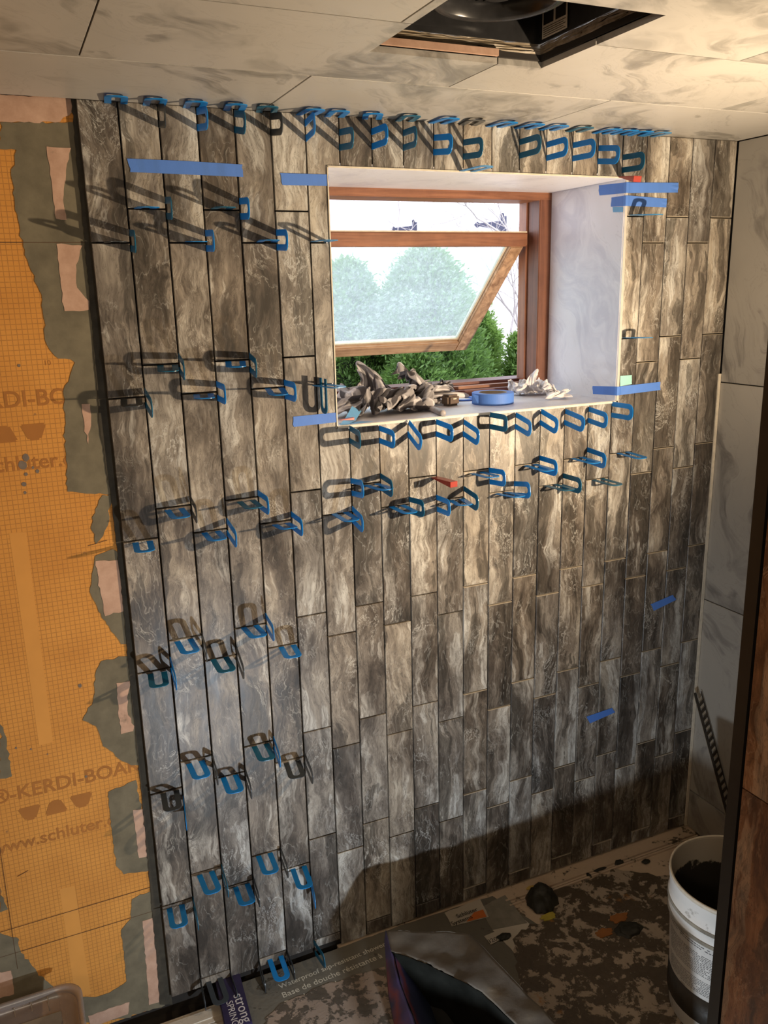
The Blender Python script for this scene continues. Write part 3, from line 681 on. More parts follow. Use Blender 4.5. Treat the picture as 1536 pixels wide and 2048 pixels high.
# ---------------------------------------------------------------- LEVELING CLIPS
def clip_mesh(wd=0.043, L=0.080, leg=0.0130, th=0.0016):
    """U loop in the XY plane: x across the strap, y outwards, z thickness"""
    def arc(cx, cy, r, a0, a1, n): return [(cx + r * math.cos(a0 + (a1 - a0) * k / n), cy + r * math.sin(a0 + (a1 - a0) * k / n)) for k in range(n + 1)]
    hw = wd / 2; r = 0.0165
    outer = [(hw, 0.0)] + [(hw, L * 0.5)] + arc(hw - r, L - r, r, 0, math.pi / 2, 7) + arc(-hw + r, L - r, r, math.pi / 2, math.pi, 7) + [(-hw, L * 0.5), (-hw, 0.0)]
    iw = hw - leg; r2 = 0.0085; L2 = L - 0.0115
    inner = [(iw, 0.0)] + [(iw, L * 0.5)] + arc(iw - r2, L2 - r2, r2, 0, math.pi / 2, 7) + arc(-iw + r2, L2 - r2, r2, math.pi / 2, math.pi, 7) + [(-iw, L * 0.5), (-iw, 0.0)]
    bm = bmesh.new()
    lay = []
    for z in (-th / 2, th / 2):
        lay.append(([bm.verts.new((x, y, z)) for x, y in outer], [bm.verts.new((x, y, z)) for x, y in inner]))
    (o0, i0), (o1, i1) = lay; n = len(outer)
    for k in range(n - 1):
        bm.faces.new((o0[k], o0[k + 1], i0[k + 1], i0[k])); bm.faces.new((o1[k], i1[k], i1[k + 1], o1[k + 1]))
        bm.faces.new((o0[k], o1[k], o1[k + 1], o0[k + 1])); bm.faces.new((i0[k], i0[k + 1], i1[k + 1], i1[k]))
    bm.faces.new((o0[0], i0[0], i1[0], o1[0])); bm.faces.new((o0[-1], o1[-1], i1[-1], i0[-1]))
    bmesh.ops.recalc_face_normals(bm, faces=bm.faces)
    me = bpy.data.meshes.new('leveling_clip'); bm.to_mesh(me); bm.free(); return me
CM = {}
for k, m in (('b', M_blue), ('t', M_blue_shaded), ('g', M_charcoal_shaded), ('l', M_blue_lit)):
    CM[k] = clip_mesh(); CM[k].materials.append(m)
ORD = ['first', 'second', 'third', 'fourth', 'fifth', 'sixth', 'seventh', 'eighth', 'ninth', 'tenth', 'eleventh', 'twelfth', 'thirteenth',
       'fourteenth', 'fifteenth', 'sixteenth', 'seventeenth', 'eighteenth', 'nineteenth', 'twentieth']
CN = {'b': 'blue', 't': 'dark-shaded blue', 'g': 'charcoal-shaded', 'l': 'bright-lit blue'}
LC = 0.078
def place_clip(kind, base, tip, col, label, group, z=None):
    P = at(base[0], base[1], 1, 0.0)
    if z is not None: P = Vector((P.x, 0, z))
    if kind == 'V' : P.x = round(P.x / W) * W if abs(P.x / W - round(P.x / W)) < 0.3 else P.x
    # direction: the point one strap length from the base that lies on the ray through the tip
    d = np.array([(tip[0] - 768) / F, (tip[1] - 1024) / F, 1.0]) @ R; d /= np.linalg.norm(d)
    m = CP - np.array(P); bq = m @ d; cq = m @ m - LC * LC; disc = bq * bq - cq
    if disc < 0:
        q = CP - bq * d; D = Vector(q - np.array(P)).normalized()
    else:
        q = CP + (-bq - math.sqrt(disc)) * d; q2 = CP + (-bq + math.sqrt(disc)) * d
        D1, D2 = Vector(q - np.array(P)).normalized(), Vector(q2 - np.array(P)).normalized()
        D = D1 if D1.y < D2.y else D2
    D = (D * 0.75 + Vector((0, -1, 0)) * 0.25).normalized() if D.y > -0.5 else D
    if D.y > -0.35: D = Vector((D.x, -0.5, D.z)).normalized()
    if z is not None: D = Vector((D.x, D.y, min(D.z, -0.035))).normalized()
    A = Vector((0, 0, 1)) if kind == 'V' else Vector((1, 0, 0))
    A = (A - D * A.dot(D)).normalized(); N = A.cross(D)
    o = bpy.data.objects.new('leveling_clip', CM[col]); COL.objects.link(o)
    m4 = Matrix.Identity(4)
    for i in range(3): m4[i][0] = A[i]; m4[i][1] = D[i]; m4[i][2] = N[i]; m4[i][3] = P[i]
    o.matrix_world = m4
    o['label'] = label; o['category'] = 'tile clip'; o['group'] = group
    return o
ROWS = [
 ('H', 'flat in the ceiling joint', 'clips along the ceiling joint', H - 0.0032,
  [(231,199.5,231.5,182),(307,205,312,187),(387,211,394,196),(467,218.5,474,203.5),(532,222,536,205.6,'t'),(611,226.5,634,212),(667.5,229,682,214.7),(743,235,747,221),(808,239,825,226.4,'t'),
   (874,243,906.8,229.8),(935,247,956,235.5,'g'),(987.5,250,1025,238),(1043.5,253,1078.6,240),(1093,256.4,1126.8,244.6),(1146,260,1176,248.5,'t'),(1198,262,1235,250),(1235,263.8,1267.5,254),(1269,266.4,1296,254),(1295,267.7,1334,256,'l')]),
 ('V', 'upright in the row below the ceiling', 'upright clips below the ceiling', None,
  [(313,231.6,330.5,232,'g'),(390.5,239,415,235.5),(466,243,490.6,246,'t'),(537.5,249,564.6,247,'g'),(610.5,262,629.7,244),(678.6,280,706.5,274.6,'t'),(744,278.5,775,266.8),(806.8,281,833,272,'t'),(867,290,904,287.6),
   (927,299.3,965,294,'t'),(1039.6,298,1081,286,'t'),(1093.8,303,1134.6,291.5),(1146,304,1189.4,295),(1196,309.4,1238,309.4),(1243.5,327.6,1288,321,'t')]),
 ('H', 'lying flat on the top edge of the window opening', 'clip on the window head', None, [(933,343,977,332,'l')]),
 ('V', 'upright in the row left of the window head', 'upright clips left of the window head', None,
  [(256,481.6,270.6,483,'t'),(327.5,416.5,343.5,416.5,'t'),(408.6,481.6,428,481.6),(477.6,417.8,498.4,416.5),(552,480,575,480)]),
 ('H', 'flat in the row left of the window head', 'flat clips left of the window head', None,
  [(230,484.5,231,483,'g'),(290,417,298,414),(390.6,483.5,394,483),(442.4,417.8,452,414,'t'),(533,484,540,480),(640,483.4,660,480,'l')]),
 ('V', 'upright in the row left of the window sill', 'upright clips left of the window sill', None,
  [(288,796.5,304.6,819.3,'t'),(356.7,726.5,368.8,742.8,'t'),(432.6,782,451,790),(498.3,725,513,738,'t'),(569,778.6,591.7,785)]),
 ('H', 'flat in the row left of the window sill', 'flat clips left of the window sill', None,
  [(262.3,796.5,264,812.8,'g'),(335.5,730.7,337,742.8,'t'),(407,788.3,409,797),(470.6,723,472,734),(548.8,776.3,558.5,790),(640,769.5,682,775,'l')]),
 ('V', 'upright directly below the window sill', 'upright clips under the window', None,
  [(700,868.5,720.8,881.6,'t'),(760.4,868.5,789,880),(817,855.5,842.4,889.4),(872,855.5,905.5,868.5),(925.8,855.5,957.6,876.4),(978.4,841.2,1014,847.7,'t'),(1030.2,841,1061.7,859.4),(1080.5,833.4,1115,854.2),
   (1129,833.4,1168,850.3),(1175,829.5,1214,842.5),(1222,819,1265,825.6)]),
 ('V', 'upright in the second row under the window', 'upright clips in the band under the window', None,
  [(703,974,726.6,979),(761.7,963.6,785,979,'t'),(819,1010.5,847.7,1018,'t'),(872.4,1006.6,900,1017),(926.8,988,956,1007.9,'t'),(977.6,952,1010.4,957),(1026,979,1060,980.5),(1076.8,927,1113.8,937.6),(1123.7,962.3,1162,972.7,'t'),(1171,910.3,1211,923.3)]),
 ('H', 'flat in the second row under the window', 'flat clips in the band under the window', None,
  [(742,968.8,776,979),(794,1011.8,823,1026),(912,998.8,931.5,1010.5),(953.6,945.4,988.8,954.5),(1003,985.7,1042,993.5),(1060.4,929.7,1100.8,941.5),(1102,970,1141,980.5,'t'),(1154,915.5,1193.3,926),(1196,958.6,1237.6,970.3,'t'),(1245.4,905,1286.5,916.8)]),
 ('H', 'lying flat in a joint right of the window', 'flat clips right of the window', None, [(1270,430.5,1319.6,428.6,'l'),(1257,675,1297.5,675.4,'l')]),
 ('V', 'upright in the third row of the left field', 'upright clips at mid height', None,
  [(380.5,1010.7,393.5,1031,'g'),(455,1053.6,473.2,1081.3),(517.2,998.3,537.4,1013),(584,1040.6,605,1057),(705.2,1028.7,726,1050.8)]),
 ('H', 'flat in the third row of the left field', 'flat clips at mid height', None,
  [(285,1083.6,290,1103.5),(348.6,1018.5,363,1035.7),(421.8,1064,436.5,1080.3),(491.8,1001.6,509.7,1016.2,'t'),(561.8,1047.8,579.7,1057),(679.7,1026,705.7,1041.7)]),
 ('H', 'flat in the fourth row of the left field', 'flat clips in the fourth row', None,
  [(314.6,1345.8,318.8,1373.4,'t'),(367.6,1280.7,382.3,1305.7),(439,1316.5,455.5,1343.5,'t'),(499.5,1253,519,1274,'b'),(574.3,1292,587.4,1314.8)]),
 ('V', 'upright in the fourth row of the left field', 'upright clips in the fourth row', None,
  [(337.4,1330,353,1370,'b'),(401.8,1282,413.9,1311.6,'g'),(471,1305,488,1349,'g'),(532,1243,547.7,1269.3)]),
 ('H', 'flat in the fifth row of the left field', 'flat clips in the fifth row', None,
  [(339.5,1583.8,346,1620.3,'g'),(390.4,1524.8,405,1555.7),(458.8,1552.5,471.8,1585),(520.6,1490.6,535.3,1520,'t'),(584,1523.2,595.5,1555.7,'g')]),
 ('V', 'upright in the fifth row of the left field', 'upright clips in the fifth row', None,
  [(362.3,1606.6,373,1652,'b'),(421.4,1520,436,1560.6,'g'),(486.5,1549,503.4,1588.3,'g'),(545,1487.4,560.7,1524.8),(608.9,1516.7,625.8,1559,'g')]),
 ('H', 'flat in the sixth row near the floor', 'flat clips in the sixth row', None,
  [(351,1813,359,1854,'b'),(411,1746.6,427.4,1785.6),(482.7,1771,495.8,1808.4),(528.3,1709,543,1746.6),(596.7,1735,611.3,1775.9)]),
 ('V', 'upright in the sixth row near the floor', 'upright clips in the sixth row', None,
  [(383.5,1808.4,396.5,1850.7,'t'),(442,1743.3,456.7,1785.6,'t'),(505.5,1762.8,519.5,1805,'g'),(560.9,1707.5,576.5,1746.6,'g'),(622.7,1766,630.9,1808.4)]),
 ('H', 'flat over the dark gap at the wall foot', 'flat clips at the foot of the wall', None, [(428,1959.7,443.8,2006.6,'g'),(550.5,1915.4,566,1959.7)]),
 ('V', 'upright over the dark gap at the wall foot', 'upright clips at the foot of the wall', None,
  [(393,1972.7,411,2011.8,'g'),(458,1959.7,476,1998.8,'g'),(515.4,1933.6,531,1978,'g'),(574,1912.8,589.6,1950.6,'g'),(630,1894.6,649.5,1924.5,'t')]),
]
for kind, desc, grp, zf, items in ROWS:
    items = sorted(items, key=lambda q: q[0])
    for k, it in enumerate(items):
        col = it[4] if len(it) > 4 else 'b'
        lab = '%s clip %s' % (CN[col], desc)
        if len(items) > 1: lab += ', %s from left' % ORD[k]
        place_clip(kind, it[:2], it[2:4], col, lab, grp, zf)
# one bent down and dangling beside the window, seen edge on
o = bpy.data.objects.new('leveling_clip', CM['t']); COL.objects.link(o)
p = at(639, 755, 1, 0.0)
m4 = Matrix(((0, 0, 1, p.x), (-1, 0, 0, -0.0225), (0, -1, 0, p.z), (0, 0, 0, 1))); o.matrix_world = m4
tag(o, 'dark-shaded blue clip bent straight down beside the lower left window corner', 'tile clip', 'bent clip')

# red wedges
def wedge(base, tip, label):
    P = at(*base, 1, 0.0); d = np.array([(tip[0] - 768) / F, (tip[1] - 1024) / F, 1.0]) @ R; d /= np.linalg.norm(d)
    L = 0.085; m = CP - np.array(P); bq = m @ d; disc = max(0, bq * bq - (m @ m - L * L)); q = CP + (-bq - math.sqrt(disc)) * d
    D = Vector(q - np.array(P)).normalized()
    if D.y > -0.6: D = Vector((D.x, -0.9, D.z)).normalized()
    A = Vector((1, 0, 0)); A = (A - D * A.dot(D)).normalized(); N = A.cross(D)
    bm = bmesh.new(); h0, h1, w2 = 0.0008, 0.0145, 0.0105
    vs = [bm.verts.new(v) for v in ((-w2, 0, -h0), (w2, 0, -h0), (w2, L, -h1 * .5), (-w2, L, -h1 * .5), (-w2, 0, h0), (w2, 0, h0), (w2, L, h1 * .5), (-w2, L, h1 * .5))]
    for f in ((0,1,2,3),(4,5,6,7),(0,1,5,4),(1,2,6,5),(2,3,7,6),(3,0,4,7)): bm.faces.new([vs[i] for i in f])
    bmesh.ops.bevel(bm, geom=bm.edges[:], offset=0.0007, segments=1, affect='EDGES')
    o = from_bm('spacer_wedge', bm, M_red); m4 = Matrix.Identity(4)
    for i in range(3): m4[i][0] = A[i]; m4[i][1] = D[i]; m4[i][2] = N[i]; m4[i][3] = P[i]
    o.matrix_world = m4; tag(o, label, 'wedge', 'red spacer wedges'); return o
wedge((869, 954), (908, 969), 'red plastic wedge stuck in a joint under the middle of the window')
wedge((1243, 354), (1275, 358), 'red plastic wedge at the upper right window corner above the tape')
o = wedge((869, 954), (908, 969), 'red plastic wedge on the sill at the lower left window corner')
o.matrix_world = Matrix.Translation(at(686, 842, 2, WZ0 + 0.008) + Vector((-0.002, 0.02, 0.0))) @ Matrix.Rotation(-1.5, 4, 'Z') @ Matrix.Scale(0.45, 4)
o = wedge((869, 954), (908, 969), 'small red plastic wedge lying on the sill beside the white rag')
o.matrix_world = Matrix.Translation(at(1033, 784, 2, WZ0 + 0.004)) @ Matrix.Rotation(-1.1, 4, 'Z') @ Matrix.Scale(0.4, 4)

# ---------------------------------------------------------------- PAINTER'S TAPE
def strip(name, quads, mat, label, group='blue painter tape strips', th=0.0003, normal=None, cat='tape', jag=0.0):
    """quads: list of rows [p_top, p_bottom] forming a ribbon"""
    rows = []
    for (a0, b0), (a1, b1) in zip(quads, quads[1:]):
        n = 6
        for k in range(n): rows.append((a0.lerp(a1, k / n), b0.lerp(b1, k / n)))
    rows.append(quads[-1])
    bm = bmesh.new(); V = []
    for i, (a, b) in enumerate(rows):
        e = i in (0, len(rows) - 1)
        cs = []
        for j in range(5):
            p = a.lerp(b, j / 4)
            if e: p = p + (rows[1][0] - rows[0][0]) * random.uniform(-0.08, 0.08)
            cs.append(bm.verts.new(p))
        V.append(cs)
    for r0, r1 in zip(V, V[1:]):
        for j in range(4): bm.faces.new((r0[j], r1[j], r1[j + 1], r0[j + 1]))
    o = from_bm(name, bm, mat); md = o.modifiers.new('thickness', 'SOLIDIFY'); md.thickness = th; md.offset = 0
    return tag(o, label, cat, group)
wp = lambda u, v, e=0.0008: at(u, v, 1, -e)
jp = lambda u, v, e=0.0008: at(u, v, 0, WX1 - e)
strip('tape_strip', [(wp(255,317), wp(261,344)), (wp(372,322), wp(375,349)), (wp(484,329), wp(488,354))], M_tape, 'long blue painter tape strip across four planks high on the left')
strip('tape_strip', [(wp(560.7,346), wp(564.6,370)), (wp(657,349), wp(658,372))], M_tape, 'blue painter tape strip ending at the upper left window corner')
strip('tape_strip', [(wp(585.4,833.4), wp(587,854)), (wp(675,824.8), wp(675.8,844))], M_tape, 'blue painter tape strip ending at the lower left window corner')
def wrap(jl, corner, wr, mat, label, e=0.003):
    ct, cb_ = [Vector((WX1 + 0.001, -0.0035, at(u, v, 1, 0).z)) for u, v in corner]
    (jt, jb), (wt, wb_) = jl, wr
    A = at(*jt, 0, WX1 - 0.0006), at(*jb, 0, WX1 - 0.0006)
    c2 = (Vector((WX1 - 0.0006, 0.004, ct.z)), Vector((WX1 - 0.0006, 0.004, cb_.z)))
    c3 = (Vector((WX1 + 0.001, -0.0035, ct.z)), Vector((WX1 + 0.001, -0.0035, cb_.z)))
    c4 = (Vector((WX1 + 0.009, -0.0035, ct.z)), Vector((WX1 + 0.009, -0.0035, cb_.z)))
    c5 = (Vector((WX1 + 0.016, -0.0010, ct.z + 0.0)), Vector((WX1 + 0.016, -0.0010, cb_.z)))
    return strip('tape_strip', [A, c2, c3, c4, c5, (wp(*wt, 0.001), wp(*wb_, 0.001))], mat, label)
wrap(((1197,370.6),(1198.5,391)), ((1249,364.6),(1249,386)), ((1357,365.4),(1356,385)), M_tape, 'upper of two blue tape strips wrapped round the upper right window corner')
wrap(((1223,395),(1221.5,413.5)), ((1249,391),(1249,412)), ((1334,397.4),(1332.6,414.8)), M_tape, 'lower blue tape strip at the upper right corner, crossed by a clip shadow')
wrap(((1184.7,772),(1185.5,788)), ((1235,773),(1235,790.5)), ((1321,763.6),(1320.4,780)), M_tape, 'blue tape strip wrapped round the lower right window corner')
strip('tape_strip', [(jp(1225,413.8,.0010), jp(1226,424.5,.0010)), (jp(1246,414,.0010), jp(1246,424,.0010))], M_tape2, 'pale blue thin tape remnant below the lower corner strip')
strip('tape_strip', [(wp(1240.5,752,.0012), wp(1240,772.5,.0012)), (wp(1263.6,750,.0012), wp(1263.6,768,.0012))], M_tape3, 'pale teal tape square above the lower right corner strip')
strip('tape_strip', [(wp(1301.4,1208.6), wp(1308,1221.6)), (wp(1345.6,1189.6), wp(1352.7,1199.5))], M_tape, 'short slanted blue tape scrap on the right planks, the higher of two')
strip('tape_strip', [(wp(1172.5,1433.5), wp(1180.7,1446.5)), (wp(1224.6,1415.6), wp(1229.5,1425))], M_tape, 'short slanted blue tape scrap on the right planks, the lower of two')
# peeled strip standing on the sill corner
sp = lambda u, v, z: at(u, v, 2, WZ0 + z)
strip('tape_strip', [(Vector((0.512, 0.002, WZ0 + 0.001)), Vector((0.530, -0.001, WZ0 + 0.001))), (Vector((0.548, 0.05, WZ0 + 0.012)), Vector((0.566, 0.035, WZ0 + 0.003))),
                     (Vector((0.580, 0.09, WZ0 + 0.030)), Vector((0.598, 0.075, WZ0 + 0.018))), (Vector((0.592, 0.10, WZ0 + 0.028)), Vector((0.606, 0.086, WZ0 + 0.016)))],
      M_tape2, 'pale blue peeled tape strip curling up on the sill corner beside the red wedge')
strip('tape_strip', [(Vector((0.520, 0.030, WZ0 + 0.0008)), Vector((0.530, 0.003, WZ0 + 0.0008))), (Vector((0.575, 0.030, WZ0 + 0.0008)), Vector((0.600, 0.010, WZ0 + 0.0008)))],
      M_tape2, 'flat pale blue tape piece on the sill under the peeled strip')

# ---------------------------------------------------------------- THINGS ON THE SILL
c0 = at(987, 812, 2, WZ0); RX, RY = c0.x + 0.028, c0.y + 0.05
roll = empty('tape_roll', (RX, RY, WZ0), 'roll of blue painter tape lying flat on the window sill', 'tape roll')
o = lathe([(0.0385, 0.0), (0.056, 0.0), (0.0565, 0.001), (0.0565, 0.029), (0.056, 0.030), (0.0385, 0.030), (0.0385, 0.0)], (0, 0, 0), M_tape, 'tape', 64, False); o.parent = roll
o = lathe([(0.0365, 0.0), (0.0383, 0.0), (0.0383, 0.0302), (0.0365, 0.0302), (0.0365, 0.0)], (0, 0, 0), plain('card_core', (0.35, 0.28, 0.2), 0.8), 'cardboard_core', 48, False); o.parent = roll
bm = bmesh.new()
vs = [bm.verts.new(v) for v in ((-0.054, -0.016, 0.002), (-0.054, -0.016, 0.026), (-0.066, -0.006, 0.030), (-0.064, -0.002, 0.006))]
bm.faces.new(vs); o = from_bm('loose_end', bm, M_tape, roll); md = o.modifiers.new('t', 'SOLIDIFY'); md.thickness = 0.0004
# flat tape bits behind the roll
q = at(905, 786, 2, WZ0)
o = lathe([(0.030, 0.001), (0.044, 0.001), (0.044, 0.004), (0.030, 0.004), (0.030, 0.001)], (0, 0, 0), M_tape, 'tape_ring', 40, False)
o.location = (0.985, 0.262, WZ0); tag(o, 'thin ring of blue tape on the sill just behind the tape roll', 'tape ring')
# marker
M_mark = plain('marker_body', (0.42, 0.38, 0.38), 0.5, 0.12, 60)
a, b = at(838, 806, 2, WZ0 + 0.008), at(873, 821, 2, WZ0 + 0.008)
mk = empty('marker_pen', a, 'worn pale grey marker pen poking out from under the crumpled dark rag', 'marker')
dv = (b - a); ln = dv.length * 1.35; rot = dv.to_track_quat('Z', 'Y')
for nm, z0, z1, r0, mt in (('pen_body', -0.03, ln * 0.72, 0.0072, M_mark), ('cap', ln * 0.72, ln, 0.0080, plain('marker_cap', (0.30, 0.27, 0.27), 0.5, 0.2))):
    o = lathe([(0.0005, z0), (r0 * 0.8, z0), (r0, z0 + 0.002), (r0, z1 - 0.002), (r0 * 0.8, z1), (0.0005, z1)], (0, 0, 0), mt, nm, 20); o.parent = mk; o.rotation_mode = 'QUATERNION'; o.rotation_quaternion = rot

def cloth_mat(name, a, b, stripes=True, s1=16.0, s2=9.0):
    t = NT(name); uv = t.coord('UV'); x, y, z = t.sep(uv); wobble = t.noise(uv, 4, 3).outputs[0]
    n = t.noise(uv, 160, 3).outputs[0]
    if stripes:
        f1 = t.ramp(t.math('FRACT', t.math('ADD', t.math('MULTIPLY', x, s1), wobble)), [(0.0, 1), (0.34, 1), (0.38, 0), (0.94, 0), (1.0, 1)])
        f2 = t.ramp(t.math('FRACT', t.math('ADD', t.math('MULTIPLY', y, s2), wobble)), [(0.0, 1), (0.34, 1), (0.38, 0), (0.94, 0), (1.0, 1)])
        f = t.math('MULTIPLY', t.math('ADD', f1, f2), 0.5)
        col = t.mix(f, a, b)
    else: col = t.ramp(t.noise(uv, 6, 4).outputs[0], [(0.3, a), (0.7, b)])
    dirt = t.noise(t.coord(), 24, 5, 0.65).outputs[0]
    col = t.mix(t.math('MULTIPLY', t.ramp(dirt, [(0.45, 0.0), (0.62, 1.0)]), 0.22 if stripes else 0.10), col, (0.10, 0.08, 0.07))
    t.P(Base=col, Roughness=0.95); t.bump(n, 0.4, 0.0008); return t.m
M_plaid = cloth_mat('plaid_rag', (0.055, 0.050, 0.056), (0.60, 0.57, 0.58), s1=3.2, s2=3.2)
M_whiterag = cloth_mat('white_rag', (0.66, 0.62, 0.62), (0.80, 0.78, 0.80), False)
